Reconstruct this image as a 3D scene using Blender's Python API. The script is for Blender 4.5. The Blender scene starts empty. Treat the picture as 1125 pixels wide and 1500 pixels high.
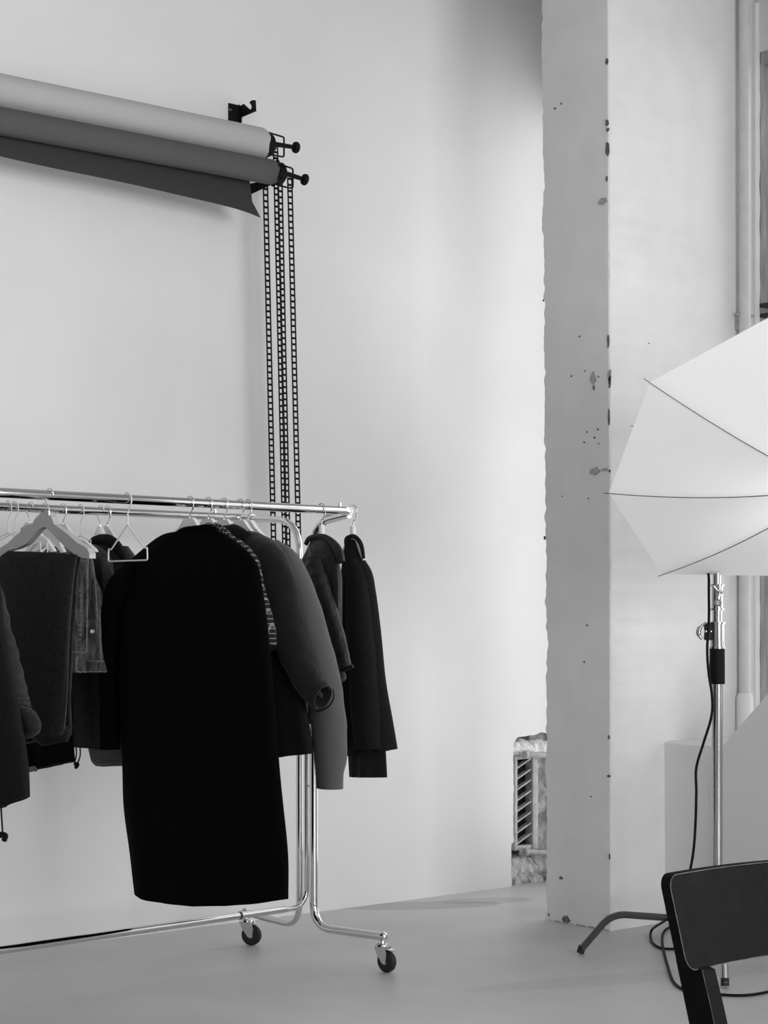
import bpy, bmesh, math, random
from mathutils import Vector, Matrix, noise
from mathutils.geometry import tessellate_polygon
random.seed(7)
C = bpy.context.scene.collection
PI = math.pi
F, HY, CX, HC = 2750.0, 900.0, 562.5, 1.2
A = math.radians(40.35)
ca, sa = math.cos(A), math.sin(A)

# ---------- coordinates measured in the photograph, put on real planes of the room ----------
def W(xc, d, z): return Vector((xc*ca + d*sa, -xc*sa + d*ca, z))
def P(px, py, d): return W((px-CX)/F*d, d, HC-(py-HY)/F*d)
def ray(px, py):
    u = (px-CX)/F
    return Vector((u*ca+sa, -u*sa+ca, -(py-HY)/F))
def on_plane(px, py, p0, n):
    r = ray(px, py); o = Vector((0, 0, HC))
    return o + r*((Vector(p0)-o).dot(n)/r.dot(n))
def PYv(px, py, y): return on_plane(px, py, (0, y, 0), Vector((0, 1, 0)))
def PXv(px, py, x): return on_plane(px, py, (x, 0, 0), Vector((1, 0, 0)))
def PZv(px, py, z=0): return on_plane(px, py, (0, 0, z), Vector((0, 0, 1)))
def pix(v):
    xc = v.x*ca - v.y*sa; d = v.x*sa + v.y*ca
    return CX+F*xc/d, HY-F*(v.z-HC)/d, d

# ---------- materials ----------
def mat(name, v, rough=.6, metal=0, var=0, scale=5, bump=0, bscale=60, spec=.5, sheen=0, stretch=None, transl=0):
    m = bpy.data.materials.new(name); m.use_nodes = True
    nt = m.node_tree; N = nt.nodes; L = nt.links
    b = N['Principled BSDF']
    b.inputs['Base Color'].default_value = (v, v, v, 1)
    b.inputs['Roughness'].default_value = rough
    b.inputs['Metallic'].default_value = metal
    b.inputs['Specular IOR Level'].default_value = spec
    if sheen:
        b.inputs['Sheen Weight'].default_value = sheen
        b.inputs['Sheen Roughness'].default_value = .5
    tc = N.new('ShaderNodeTexCoord'); src = tc.outputs['Object']
    if stretch:
        mp = N.new('ShaderNodeMapping'); mp.inputs['Scale'].default_value = stretch
        L.new(src, mp.inputs['Vector']); src = mp.outputs['Vector']
    if var:
        n = N.new('ShaderNodeTexNoise'); n.inputs['Scale'].default_value = scale; n.inputs['Detail'].default_value = 6
        L.new(src, n.inputs['Vector'])
        r = N.new('ShaderNodeMapRange')
        r.inputs['From Min'].default_value = .3; r.inputs['From Max'].default_value = .7
        r.inputs['To Min'].default_value = v*(1-var); r.inputs['To Max'].default_value = min(v*(1+var), .95)
        L.new(n.outputs['Fac'], r.inputs['Value']); L.new(r.outputs['Result'], b.inputs['Base Color'])
    if bump:
        n = N.new('ShaderNodeTexNoise'); n.inputs['Scale'].default_value = bscale; n.inputs['Detail'].default_value = 5
        L.new(src, n.inputs['Vector'])
        bp = N.new('ShaderNodeBump'); bp.inputs['Strength'].default_value = bump; bp.inputs['Distance'].default_value = .01
        L.new(n.outputs['Fac'], bp.inputs['Height']); L.new(bp.outputs['Normal'], b.inputs['Normal'])
    if transl:
        t = N.new('ShaderNodeBsdfTranslucent'); t.inputs['Color'].default_value = (v, v, v, 1)
        mx = N.new('ShaderNodeMixShader'); mx.inputs['Fac'].default_value = transl
        L.new(b.outputs[0], mx.inputs[1]); L.new(t.outputs[0], mx.inputs[2])
        L.new(mx.outputs[0], N['Material Output'].inputs['Surface'])
    return m
def mat_floor():
    m = mat('painted_concrete_floor', .48, .42, var=.10, scale=1.6, bump=.05, bscale=25)
    nt = m.node_tree; N = nt.nodes; L = nt.links; b = N['Principled BSDF']
    base = b.inputs['Base Color'].links[0].from_socket
    geo = N.new('ShaderNodeNewGeometry')
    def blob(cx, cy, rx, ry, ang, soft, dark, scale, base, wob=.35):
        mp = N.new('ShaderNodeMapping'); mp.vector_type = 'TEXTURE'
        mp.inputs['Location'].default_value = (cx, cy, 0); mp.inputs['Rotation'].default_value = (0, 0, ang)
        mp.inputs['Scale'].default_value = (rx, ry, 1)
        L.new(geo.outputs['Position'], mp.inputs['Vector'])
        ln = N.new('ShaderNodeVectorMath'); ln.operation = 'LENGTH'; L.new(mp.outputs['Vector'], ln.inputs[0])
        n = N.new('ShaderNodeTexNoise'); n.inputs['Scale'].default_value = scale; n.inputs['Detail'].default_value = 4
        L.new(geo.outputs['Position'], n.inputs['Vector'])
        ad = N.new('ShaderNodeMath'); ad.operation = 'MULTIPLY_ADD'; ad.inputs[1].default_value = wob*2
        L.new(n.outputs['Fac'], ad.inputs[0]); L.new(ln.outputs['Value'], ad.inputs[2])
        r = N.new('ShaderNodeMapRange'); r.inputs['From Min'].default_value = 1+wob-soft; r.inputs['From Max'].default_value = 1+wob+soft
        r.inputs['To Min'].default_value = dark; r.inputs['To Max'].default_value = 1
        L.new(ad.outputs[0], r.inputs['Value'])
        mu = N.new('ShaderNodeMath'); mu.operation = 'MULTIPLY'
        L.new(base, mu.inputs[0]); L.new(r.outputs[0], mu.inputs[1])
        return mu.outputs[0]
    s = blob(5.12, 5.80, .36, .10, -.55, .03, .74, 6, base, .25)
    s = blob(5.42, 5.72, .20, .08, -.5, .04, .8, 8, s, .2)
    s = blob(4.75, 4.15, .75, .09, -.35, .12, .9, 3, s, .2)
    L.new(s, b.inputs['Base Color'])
    return m
def mat_plaid():
    m = mat('plaid_flannel', .05, .9)
    nt = m.node_tree; N = nt.nodes; L = nt.links; b = N['Principled BSDF']
    tc = N.new('ShaderNodeNewGeometry'); sp = N.new('ShaderNodeSeparateXYZ'); L.new(tc.outputs['Position'], sp.inputs[0])
    tot = None
    for ax, per in (('Z', .0150), ('Y', .0150)):
        mu = N.new('ShaderNodeMath'); mu.operation = 'MULTIPLY'; mu.inputs[1].default_value = 1/per
        L.new(sp.outputs[ax], mu.inputs[0])
        fr = N.new('ShaderNodeMath'); fr.operation = 'FRACT'; L.new(mu.outputs[0], fr.inputs[0])
        lt = N.new('ShaderNodeMath'); lt.operation = 'LESS_THAN'; lt.inputs[1].default_value = .22; L.new(fr.outputs[0], lt.inputs[0])
        if tot is None: tot = lt
        else:
            ad = N.new('ShaderNodeMath'); ad.operation = 'ADD'; L.new(tot.outputs[0], ad.inputs[0]); L.new(lt.outputs[0], ad.inputs[1]); tot = ad
    r = N.new('ShaderNodeMapRange'); r.inputs['From Max'].default_value = 2; r.inputs['To Min'].default_value = .006; r.inputs['To Max'].default_value = .38
    L.new(tot.outputs[0], r.inputs['Value']); L.new(r.outputs[0], b.inputs['Base Color'])
    return m

M = dict(
    wall=mat('white_plaster', .80, .75, var=.03, scale=2.2, bump=.09, bscale=11),
    pier=mat('worn_white_plaster', .79, .8, var=.035, scale=7, bump=.10, bscale=30),
    ceil=mat('ceiling_white', .5, .9), wall2=mat('grey_wall', .38, .8),
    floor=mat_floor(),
    rough=mat('rough_masonry', .55, .9, var=.35, scale=28, bump=1.0, bscale=40),
    chip=mat('exposed_concrete', .15, .95, var=.4, scale=60),
    chip2=mat('worn_plaster', .42, .95, var=.25, scale=70),
    sill=mat('sill_plaster', .82, .7, var=.03, scale=5, bump=.15, bscale=25),
    frame=mat('window_frame_paint', .62, .6, var=.25, scale=14, bump=.3, bscale=50, stretch=(1, 1, .15)),
    oldwood=mat('weathered_grey_wood', .38, .8, var=.35, scale=22, bump=.4, bscale=50, stretch=(1, 1, .12)),
    darkiron=mat('dark_iron', .03, .6),
    chrome=mat('chrome', .7, .07, metal=1),
    steel=mat('brushed_steel', .5, .17, metal=1, bump=.05, bscale=90, stretch=(1, 1, .1)),
    tubegrey=mat('grey_tube', .10, .35, metal=.5),
    black=mat('black_plastic', .006, .6, spec=.15),
    blackrub=mat('black_rubber', .012, .7),
    paper1=mat('light_grey_paper', .46, .85, bump=.08, bscale=120),
    paper2=mat('dark_grey_paper', .088, .85, bump=.08, bscale=120),
    hanger=mat('white_plastic', .78, .5),
    cloth_black=mat('black_wool', .0022, .95, spec=.05),
    cloth_char=mat('charcoal_wool', .0115, .95, spec=.1, var=.15, scale=300, bump=.25, bscale=350, sheen=.15),
    cloth_grey=mat('grey_wool', .092, .95, spec=.1, var=.12, scale=300, bump=.2, bscale=350, sheen=.1),
    cloth_dark=mat('dark_cotton', .009, .9, spec=.15, var=.2, scale=120, bump=.2, bscale=200),
    cloth_knit=mat('dark_grey_knit', .021, .95, spec=.1, var=.35, scale=160, bump=.6, bscale=150, sheen=.1),
    cloth_mid=mat('dark_grey_twill', .055, .9, spec=.15, var=.2, scale=140, bump=.2, bscale=200),
    trouser=mat('charcoal_corduroy', .024, .95, spec=.15, var=.25, scale=90, bump=.3, bscale=220),
    trouser_edge=mat('pale_trouser_crease', .042, .95, var=.3, scale=90),  # paler than the trouser cloth, for lines along the leg edges
    denim=mat('grey_denim', .085, .9, var=.85, scale=70, bump=.35, bscale=160, stretch=(1, 1, .22)),
    denim_seam=mat('faded_denim_seam', .2, .9, var=.5, scale=120),
    jersey=mat('heather_grey_jersey', .10, .95, var=.3, scale=160),  # also paints the glint at the leather collar
    leather=mat('dark_leather', .008, .42, spec=.35, var=.3, scale=30, bump=.25, bscale=60),
    tweed=mat('dark_tweed', .018, .95, var=.15, scale=180, bump=.15, bscale=300, spec=.1, stretch=(1, 1, .3)),
    lining=mat('black_lining', .004, .6, spec=.2),
    plaid=mat_plaid(),
    button=mat('pale_button', .7, .3, metal=.3),
    umbrella=mat('white_umbrella_nylon', .93, .6, transl=.55),
    rib=mat('umbrella_rib_steel', .05, .4, metal=.4),
    board=mat('grey_foam_board', .82, .8),
    chair=mat('dark_painted_plywood', .013, .85, var=.12, scale=40, spec=.02),
    chair_highlight=mat('plywood_edge_highlight', .09, .7, var=.8, scale=60),  # lighter tone that paints the light caught on the chair edges
    radiator=mat('old_radiator_enamel', .42, .6, var=.2, scale=25, bump=.3, bscale=40),
    fin_shade=mat('shade_between_fins', .02, .9),
    glass=None)
g = bpy.data.materials.new('window_glass'); g.use_nodes = True
gb = g.node_tree.nodes['Principled BSDF']; gb.inputs['Transmission Weight'].default_value = 1; gb.inputs['Roughness'].default_value = .05; gb.inputs['IOR'].default_value = 1.02
M['glass'] = g

# ---------- objects ----------
def link(name, bm, m, parent=None, smooth=True):
    bmesh.ops.recalc_face_normals(bm, faces=bm.faces)
    me = bpy.data.meshes.new(name); bm.to_mesh(me); bm.free()
    o = bpy.data.objects.new(name, me); C.objects.link(o)
    ms = m if isinstance(m, (list, tuple)) else [m]
    for x in ms: me.materials.append(M[x] if isinstance(x, str) else x)
    if smooth:
        for p in me.polygons: p.use_smooth = True
        try: me.set_sharp_from_angle(angle=math.radians(38))
        except Exception: pass
    if parent is not None:
        bpy.context.view_layer.update() if False else None
        o.parent = parent
        o.matrix_parent_inverse = parent_inv(parent)
    return o
def parent_inv(p):
    m = Matrix.Translation(p.location)
    if p.parent: m = (parent_inv(p.parent).inverted() @ p.matrix_parent_inverse) @ m
    return m.inverted()
def thing(name, label, cat, loc, group=None):
    o = bpy.data.objects.new(name, None); C.objects.link(o)
    o.location = loc; o.empty_display_size = .05
    o['label'] = label; o['category'] = cat
    if group: o['group'] = group
    return o
def tag(o, label, cat, group=None):
    o['label'] = label; o['category'] = cat
    if group: o['group'] = group
    return o
def struct(name, bm, m, parent=None, smooth=False, label=None):
    o = link(name, bm, m, parent, smooth)
    if parent is None: o['kind'] = 'structure'
    return o

def box(bm, a, b, bev=0):
    a = Vector(a); b = Vector(b)
    r = bmesh.ops.create_cube(bm, size=1)
    vs = r['verts']; c = (a+b)/2; s = b-a
    for v in vs: v.co = Vector((v.co.x*s.x, v.co.y*s.y, v.co.z*s.z)) + c
    if bev:
        es = list({e for v in vs for e in v.link_edges})
        bmesh.ops.bevel(bm, geom=es, offset=bev, segments=2, profile=.6, affect='EDGES')
def spline(pts, n=8):
    pts = [Vector(p) for p in pts]
    if len(pts) < 3: return pts
    out = []
    for i in range(len(pts)-1):
        p0 = pts[i-1] if i else pts[0]*2-pts[1]
        p1, p2 = pts[i], pts[i+1]
        p3 = pts[i+2] if i+2 < len(pts) else pts[-1]*2-pts[-2]
        for k in range(n):
            t = k/n
            out.append(.5*((2*p1)+(p2-p0)*t+(2*p0-5*p1+4*p2-p3)*t*t+(3*p1-p0-3*p2+p3)*t**3))
    out.append(pts[-1]); return out
def vspline(rows, n=6):
    """catmull-rom over tuples"""
    out = []
    for i in range(len(rows)-1):
        p1, p2 = rows[i], rows[i+1]
        p0 = rows[i-1] if i else tuple(2*a-b for a, b in zip(p1, p2))
        p3 = rows[i+2] if i+2 < len(rows) else tuple(2*b-a for a, b in zip(p1, p2))
        for k in range(n):
            t = k/n
            out.append(tuple(.5*((2*b)+(c-a)*t+(2*a-5*b+4*c-d)*t*t+(3*b-a-3*c+d)*t**3) for a, b, c, d in zip(p0, p1, p2, p3)))
    out.append(tuple(rows[-1])); return out
def bend(pts, rad, n=8):
    """polyline with rounded corners"""
    pts = [Vector(p) for p in pts]; out = [pts[0]]
    for i in range(1, len(pts)-1):
        a, b, c = pts[i-1], pts[i], pts[i+1]
        r = rad[i-1] if isinstance(rad, (list, tuple)) else rad
        u = (a-b).normalized(); w = (c-b).normalized()
        r = min(r, (a-b).length*.49, (c-b).length*.49)
        s, e = b+u*r, b+w*r
        for k in range(n+1):
            t = k/n; out.append(s*(1-t)**2 + b*2*t*(1-t) + e*t*t)
    out.append(pts[-1]); return out
def tube(bm, pts, r, seg=12, cap=True, flat=None, flatdir=None):
    """r: number or list; flat: squash factor along flatdir"""
    pts = [Vector(p) for p in pts]; n = len(pts); rings = []
    t0 = (pts[1]-pts[0]).normalized()
    up = Vector((0, 0, 1)) if abs(t0.z) < .9 else Vector((1, 0, 0))
    nrm = t0.cross(up).normalized()
    for i, p in enumerate(pts):
        t = (pts[min(i+1, n-1)]-pts[max(i-1, 0)])
        t = t.normalized() if t.length > 1e-9 else t0
        nrm = (nrm - t*nrm.dot(t)).normalized(); bn = t.cross(nrm)
        rr = r[i] if isinstance(r, (list, tuple)) else r
        ring = []
        for k in range(seg):
            an = 2*PI*k/seg
            o = (nrm*math.cos(an)+bn*math.sin(an))*rr
            if flat is not None: o = o - flatdir*o.dot(flatdir)*(1-flat)
            ring.append(bm.verts.new(p+o))
        rings.append(ring)
    for i in range(n-1):
        for k in range(seg):
            bm.faces.new((rings[i][k], rings[i][(k+1) % seg], rings[i+1][(k+1) % seg], rings[i+1][k]))
    if cap:
        bm.faces.new(rings[0][::-1]); bm.faces.new(rings[-1])
    return rings
def prism(bm, pts, vec, mat_index=0):
    """polygon pts (list of Vector) extruded by vec, both caps"""
    a = [bm.verts.new(Vector(p)) for p in pts]; b = [bm.verts.new(Vector(p)+vec) for p in pts]
    n = len(pts)
    for i, j, k in tessellate_polygon([[Vector(p) for p in pts]]):
        try: bm.faces.new((a[i], a[j], a[k])); bm.faces.new((b[k], b[j], b[i]))
        except ValueError: pass
    for i in range(n): bm.faces.new((a[i], b[i], b[(i+1) % n], a[(i+1) % n]))
def disc(bm, c, ax, r, h, seg=24, bev=0):
    c = Vector(c); ax = Vector(ax).normalized()
    prof = [(0, r)] if not bev else [(0, r-bev), (bev*.4, r-bev*.3), (bev, r)]
    if bev: prof = [(0, r-bev), (bev*.3, r-bev*.3), (bev, r), (h-bev, r), (h-bev*.3, r-bev*.3), (h, r-bev)]
    else: prof = [(0, r), (h, r)]
    lathe(bm, c, ax, prof, seg)
def lathe(bm, c, ax, prof, seg=24):
    c = Vector(c); ax = Vector(ax).normalized()
    up = Vector((0, 0, 1)) if abs(ax.z) < .9 else Vector((1, 0, 0))
    u = ax.cross(up).normalized(); v = ax.cross(u); rings = []
    for h, r in prof:
        rings.append([bm.verts.new(c+ax*h+(u*math.cos(2*PI*k/seg)+v*math.sin(2*PI*k/seg))*max(r, 1e-4)) for k in range(seg)])
    for i in range(len(prof)-1):
        for k in range(seg):
            bm.faces.new((rings[i][k], rings[i][(k+1) % seg], rings[i+1][(k+1) % seg], rings[i+1][k]))
    bm.faces.new(rings[0][::-1]); bm.faces.new(rings[-1])
B = bmesh.new

# ================= THE ROOM =================
WY = 5.945; PX0 = 5.26; PY1 = 4.875; PY2 = 5.187; WX = 6.15; PARX = 5.57; SILL = .707; CEIL = 4.3; WTOP = 3.45
XL, YR = -3.2, -4.5
# floor
bm = B(); bmesh.ops.create_grid(bm, x_segments=2, y_segments=2, size=1)
for v in bm.verts: v.co = Vector((XL + (v.co.x+1)/2*(6.7-XL), YR+(v.co.y+1)/2*(6.4-YR), 0))
bmesh.ops.solidify(bm, geom=bm.faces[:], thickness=.05)
for v in bm.verts: v.co.z = 0 if v.co.z > -.001 and v.co.z < .001 else (-.05)
struct('floor', bm, 'floor')
bm = B(); box(bm, (XL-.2, YR-.2, CEIL), (6.7, 6.4, CEIL+.2)); struct('ceiling', bm, 'ceil')
# back wall with the rough radiator niche cut in its lower right end
NX0 = PYv(752, 1200, WY).x; NX1 = 6.20; NZ = PYv(760, 1080, WY).z; ND = .22
def wavy(a, b, n, amp, seed, axis):
    pts = []
    for i in range(n+1):
        t = i/n; p = Vector(a)*(1-t)+Vector(b)*t
        d = noise.noise(Vector((t*7+seed, seed*3.1, 0)))*amp + noise.noise(Vector((t*31+seed, 1.7, 0)))*amp*.5
        if 0 < i < n: p = p + Vector(axis)*d
        pts.append(p)
    return pts
bm = B()
def ribbon(bm, pa, pb):
    # face between two rows of points, plus the reveal along the second row going back into the wall
    va = [bm.verts.new(p) for p in pa]; vb = [bm.verts.new(p) for p in pb]; vc = [bm.verts.new(Vector(p)+Vector((0, ND+.02, 0))) for p in pb]
    for i in range(len(pa)-1):
        bm.faces.new((va[i], va[i+1], vb[i+1], vb[i])); bm.faces.new((vb[i], vb[i+1], vc[i+1], vc[i]))
nz_ = 60; pa, pb = [], []
for i in range(nz_+1):
    z = NZ*i/nz_
    xe_ = NX0 + noise.noise(Vector((z*22, 5, 0)))*.006 + (-.012 if z < .19 else 0) + .03*max(0, (z-(NZ-.035))/.035)**2
    pa.append(Vector((XL-.2, WY, z))); pb.append(Vector((xe_, WY, z)))
ribbon(bm, pa, pb)
pa, pb = [Vector((XL-.2, WY, CEIL))], [Vector((XL-.2, WY, NZ))]
for i in range(41):
    x = pb[0].x*0+NX0+.03+(6.55-NX0-.03)*i/40
    pa.append(Vector((x, WY, CEIL))); pb.append(Vector((x, WY, NZ+(noise.noise(Vector((x*20, 3, 0)))*.008+.012*min(1, (x-NX0-.03)/.15) if i else 0))))
ribbon(bm, pa, pb)
box(bm, (NX1, WY, 0), (6.55, WY+ND, NZ-.03))
box(bm, (XL-.2, WY+ND, 0), (6.55, WY+ND+.1, CEIL))
struct('wall_back', bm, 'wall')
# rough masonry inside the niche (lumpy relief)
bm = B()
nx, nz = 46, 60
gr = []
for j in range(nz+1):
    row = []
    for i in range(nx+1):
        x = NX0-.02 + (NX1-NX0+.02)*i/nx; z = .0+(NZ+.01)*j/nz
        d = noise.fractal(Vector((x*14, 2.2, z*14)), 1.0, 2.0, 5)*.032
        xm = NX0+.155
        yb = WY+.195 if x < xm else WY+.195-.125*min(1, (x-xm)/.012)
        row.append(bm.verts.new((x, yb-d*(1 if x > xm else .5), z)))
    gr.append(row)
for j in range(nz):
    for i in range(nx): bm.faces.new((gr[j][i], gr[j][i+1], gr[j+1][i+1], gr[j+1][i]))
struct('trim_1', bm, 'rough', smooth=True)
# lump of plaster at the head of the niche, in front
bm = B()
for k in range(9):
    r = bmesh.ops.create_icosphere(bm, subdivisions=4, radius=.052)
    cx = NX0+.04+k*.024; cz = NZ-.06-.008*math.sin(k*1.9)
    for v in r['verts']:
        n_ = noise.noise((v.co+Vector((cx, 0, cz)))*26)*.35+noise.noise((v.co+Vector((cx, 0, cz)))*70)*.15
        v.co = Vector((cx, WY+.06, cz)) + Vector((v.co.x*.9, v.co.y*.9, v.co.z*.72))*(1+n_)
struct('trim_2', bm, mat('painted_plaster_lump', .80, .85, var=.15, scale=30, bump=.5, bscale=50), smooth=True)
# bottom masonry lumps
bm = B()
for k in range(9):
    r = bmesh.ops.create_icosphere(bm, subdivisions=3, radius=.055)
    cx = NX0+.02+k*.032; cz = .05+.03*math.sin(k*2.3)
    for v in r['verts']:
        n_ = noise.noise(v.co*25+Vector((k*3, 4, 0)))*.45
        v.co = Vector((cx, WY+.075, cz)) + v.co*(1+n_)
struct('trim_3', bm, 'rough', smooth=True)

# pier between the two window recesses, edges worn and chipped
def edge_strip(x, y, seed, amp=.006):
    out = []
    n = 150
    for i in range(n+1):
        z = CEIL*i/n
        k = noise.noise(Vector((z*9, seed, 0)))*amp + noise.noise(Vector((z*40, seed, 3)))*amp*.8
        out.append((x, y, z, k))
    return out
bm = B()
# cross-section: room face X=PX0 from PY2 (far) to PY1 (near); the corner rounded and worn
secs = []
n = 330
for i in range(n+1):
    z = CEIL*i/n
    k1 = noise.noise(Vector((z*5, 1, 0)))*.007+noise.noise(Vector((z*38, 2, 0)))*.008
    k2 = noise.noise(Vector((z*6, 11, 0)))*.012+noise.noise(Vector((z*30, 12, 0)))*.010
    # measured lean of the two edges
    py = HY-(z-HC)*F/7.2
    e1 = (PXv(796+ (py-300)/1300*9, 900, PX0).y if py < 900 else PXv(800.5, 900, PX0).y)
    e0 = PXv(892.5+(py-750)/1300*4, 900, PX0).y
    c = .010
    ring = [(PX0, e1+k2, z), (PX0, e0+c*.8+abs(k1)*1.2, z), (PX0+.002, e0+c*.3, z), (PX0+c*.6, e0+.001-k1*.4, z), (PX0+c*1.6, e0, z),
            (WX+.1, e0, z), (WX+.1, PY2+.05, z), (PX0+.03, e1+.02, z)]
    secs.append([bm.verts.new(p) for p in ring])
for i in range(n):
    for k in range(8): bm.faces.new((secs[i][k], secs[i][(k+1) % 8], secs[i+1][(k+1) % 8], secs[i+1][k]))
bm.faces.new(secs[0]); bm.faces.new(secs[-1][::-1])
wall_pier = struct('wall_pier', bm, 'pier', smooth=True)
def patch(bm, c, u, v, n, ru, rv, seed):
    """flat irregular chip standing 1 mm proud of the surface"""
    k = 13; off = n*.0015
    ring = [bm.verts.new(c+off+u*ru*math.cos(2*PI*i/k)*(1+.7*noise.noise(Vector((i*1.7, seed, 0))))+v*rv*math.sin(2*PI*i/k)*(1+.7*noise.noise(Vector((i*1.3, seed, 5))))) for i in range(k)]
    base = [bm.verts.new(x.co-n*.003) for x in ring]
    bm.faces.new(ring)
    for i in range(k): bm.faces.new((ring[i], base[i], base[(i+1) % k], ring[(i+1) % k]))
bm = B()
Yv, Zv, Xv = Vector((0, 1, 0)), Vector((0, 0, 1)), Vector((1, 0, 0))
darkchips = [(889, 90, 2.5, 6), (889, 180, 3, 5), (890, 190, 3, 3), (890, 218, 3.5, 11), (889, 262, 2, 5), (822, 152, 1.5, 2), (813, 159, 2, 1.5), (849, 493, 1.5, 2), (837, 551, 1.5, 1.5),
             (857, 543, 1.2, 1.5), (877, 552, 1.5, 1.5), (870, 568, 1.8, 4), (860, 633, 1.5, 1.8), (871, 641, 2, 1.8), (876, 629, 2, 1.8), (856, 648, 1.8, 1.5), (877, 650, 1.2, 1.2),
             (824, 727, 1.3, 1.3), (862, 730, 1.3, 1.3), (866, 1167, 1.3, 1.3), (860, 916, 1.6, 1.6), (856, 970, 1.6, 2), (822, 1286, 3.5, 3), (891, 500, 2, 12), (892, 610, 1.6, 14), (893, 560, 2, 10),
             (892, 1137, 3, 2), (893, 1255, 1.2, 5), (892, 1080, 1.5, 4), (829, 1347, 7, 6), (804, 1340, 1.5, 3), (852, 1357, 9, 1.5), (868, 1359, 5, 2), (796, 440, 1.5, 2), (798, 788, 2, 3), (893, 690, 1.5, 3)]
for j, (x, y, rx, ry) in enumerate(darkchips):
    p = PXv(x, y, PX0); s = 7.2/F
    patch(bm, p, Yv, Zv, -Xv, rx*s*1.1, ry*s*.85, j*3.3)
ch = link('paint_chips', bm, 'chip', wall_pier, smooth=False)
bm = B()
for j, (x, y, rx, ry) in enumerate([(883, 295, 7, 6), (869, 555, 4, 9), (872, 690, 8, 6), (886, 688, 6, 2), (893, 550, 3, 9), (891, 1345, 4, 5)]):
    p = PXv(x, y, PX0); s = 7.2/F
    patch(bm, p, Yv, Zv, -Xv, rx*s*1.3, ry*s, j*5.3)
for j, (x, y, rx, ry) in enumerate([(951, 503, 1.5, 1), (926, 624, 2, 1), (918, 658, 1.5, 1), (907, 1109, 4, 1.2), (934, 1131, 1, 1), (989, 1220, 1, 2), (912, 808, 1.5, 1.2), (944, 555, 1, 1), (928, 1063, 2, 1), (898, 712, 1.5, 1.5)]):
    p = PYv(x, y, PY1-.002); s = 7.3/F
    patch(bm, p, Xv, Zv, -Yv, rx*s*1.3, ry*s, j*5.9)
link('worn_patches', bm, 'chip2', wall_pier, smooth=False)
# loose rim of plaster flakes where the pier meets the floor
bm = B()
for k in range(26):
    t = k/25
    t += random.uniform(-.03, .03); p = Vector((PX0+.002, PY1+.0+max(0, t)*.30, 0)) if k % 3 else Vector((PX0+max(0, t)*.3, PY1+.002, 0))
    r = bmesh.ops.create_icosphere(bm, subdivisions=1, radius=.0055+.005*random.random())
    for v in r['verts']: v.co = Vector((v.co.x, v.co.y, v.co.z*.6)) * (1+.4*noise.noise(v.co*90)) + p + Vector((0, 0, .003))
link('plaster_rim', bm, 'chip2', wall_pier)

# window wall: parapets, piers further along, lintels
def sillbox(y0, y1):
    bm = B()
    # top sags a little and its front edge is rough
    n = 40; top = []
    for i in range(n+1):
        y = y0+(y1-y0)*i/n; k = noise.noise(Vector((y*9, 3, 0)))*.006
        top.append((y, k))
    rows = [[bm.verts.new(p) for p in ((PARX, y, 0), (PARX, y, SILL-.008+k), (PARX+.012+k, y, SILL+k*.3), (WX+.12, y, SILL), (WX+.12, y, 0))] for y, k in top]
    for i in range(n):
        for k in range(5): bm.faces.new((rows[i][k], rows[i][(k+1) % 5], rows[i+1][(k+1) % 5], rows[i+1][k]))
    bm.faces.new(rows[0]); bm.faces.new(rows[-1][::-1])
    return bm
struct('wall_parapet', sillbox(1.6, PY1+.02), 'sill', smooth=True)
bm = B(); box(bm, (PX0, 1.15, 0), (WX+.12, 1.6, CEIL)); struct('wall_pier_near', bm, 'wall')
bm = B(); box(bm, (PARX, -2.6, 0), (WX+.12, 1.15, SILL)); struct('wall_parapet_near', bm, 'wall')
bm = B(); box(bm, (PX0, YR, 0), (WX+.12, -2.6, CEIL)); struct('wall_right', bm, 'wall')
bm = B()
box(bm, (WX-.01, PY1, WTOP+.05), (WX+.12, 1.6, CEIL)); box(bm, (WX-.01, -2.6, WTOP), (WX+.12, 1.15, CEIL)); box(bm, (WX-.01, PY2+.06, WTOP), (WX+.12, WY, CEIL))
struct('wall_lintel', bm, 'wall')
bm = B(); box(bm, (XL-.2, YR-.2, 0), (XL, WY, CEIL)); struct('wall_left', bm, 'wall2')
# rear wall (behind the camera) with a wide window opening
bm = B(); box(bm, (XL, YR-.2, 0), (1.2, YR, CEIL)); box(bm, (4.9, YR-.2, 0), (PX0, YR, CEIL)); box(bm, (1.2, YR-.2, 0), (4.9, YR, .8)); box(bm, (1.2, YR-.2, 3.5), (4.9, YR, CEIL))
struct('wall_rear', bm, 'wall2')
# windows: frame with posts and transoms, one glass pane each
def window(nm, y0, y1, z0, z1, nposts, dark=True):
    bm = B(); t = .05
    box(bm, (WX, y0, z0), (WX+.07, y0+t, z1), .004); box(bm, (WX, y1-t*.35, z0), (WX+.07, y1, z1), .004)
    box(bm, (WX, y0, z0), (WX+.07, y1, z0+t), .004); box(bm, (WX, y0, z1-t), (WX+.07, y1, z1), .004)
    for i in range(1, nposts+1):
        y = y0+(y1-y0)*i/(nposts+1); box(bm, (WX+.005, y-.02, z0), (WX+.06, y+.02, z1), .004)
    w = struct(nm, bm, 'oldwood')
    bm = B()
    for py in (22, 48, 447, 462):
        z = PXv(1118, py, WX).z
        box(bm, (WX-.006, y0, z-.008), (WX+.05, y1, z+.008), .003)
    link('transom', bm, 'darkiron', w, smooth=False)
    bm = B(); box(bm, (WX+.03, y0, z0), (WX+.036, y1, z1)); link('glass_pane', bm, 'glass', w, smooth=False)
    return w
window('window_1', 1.6, PY1, SILL, WTOP+.05, 3)
window('window_2', -2.6, 1.15, SILL, WTOP, 3)
window('window_3', PY2+.05, WY, .05, WTOP, 0)
bm = B(); t = .06
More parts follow.
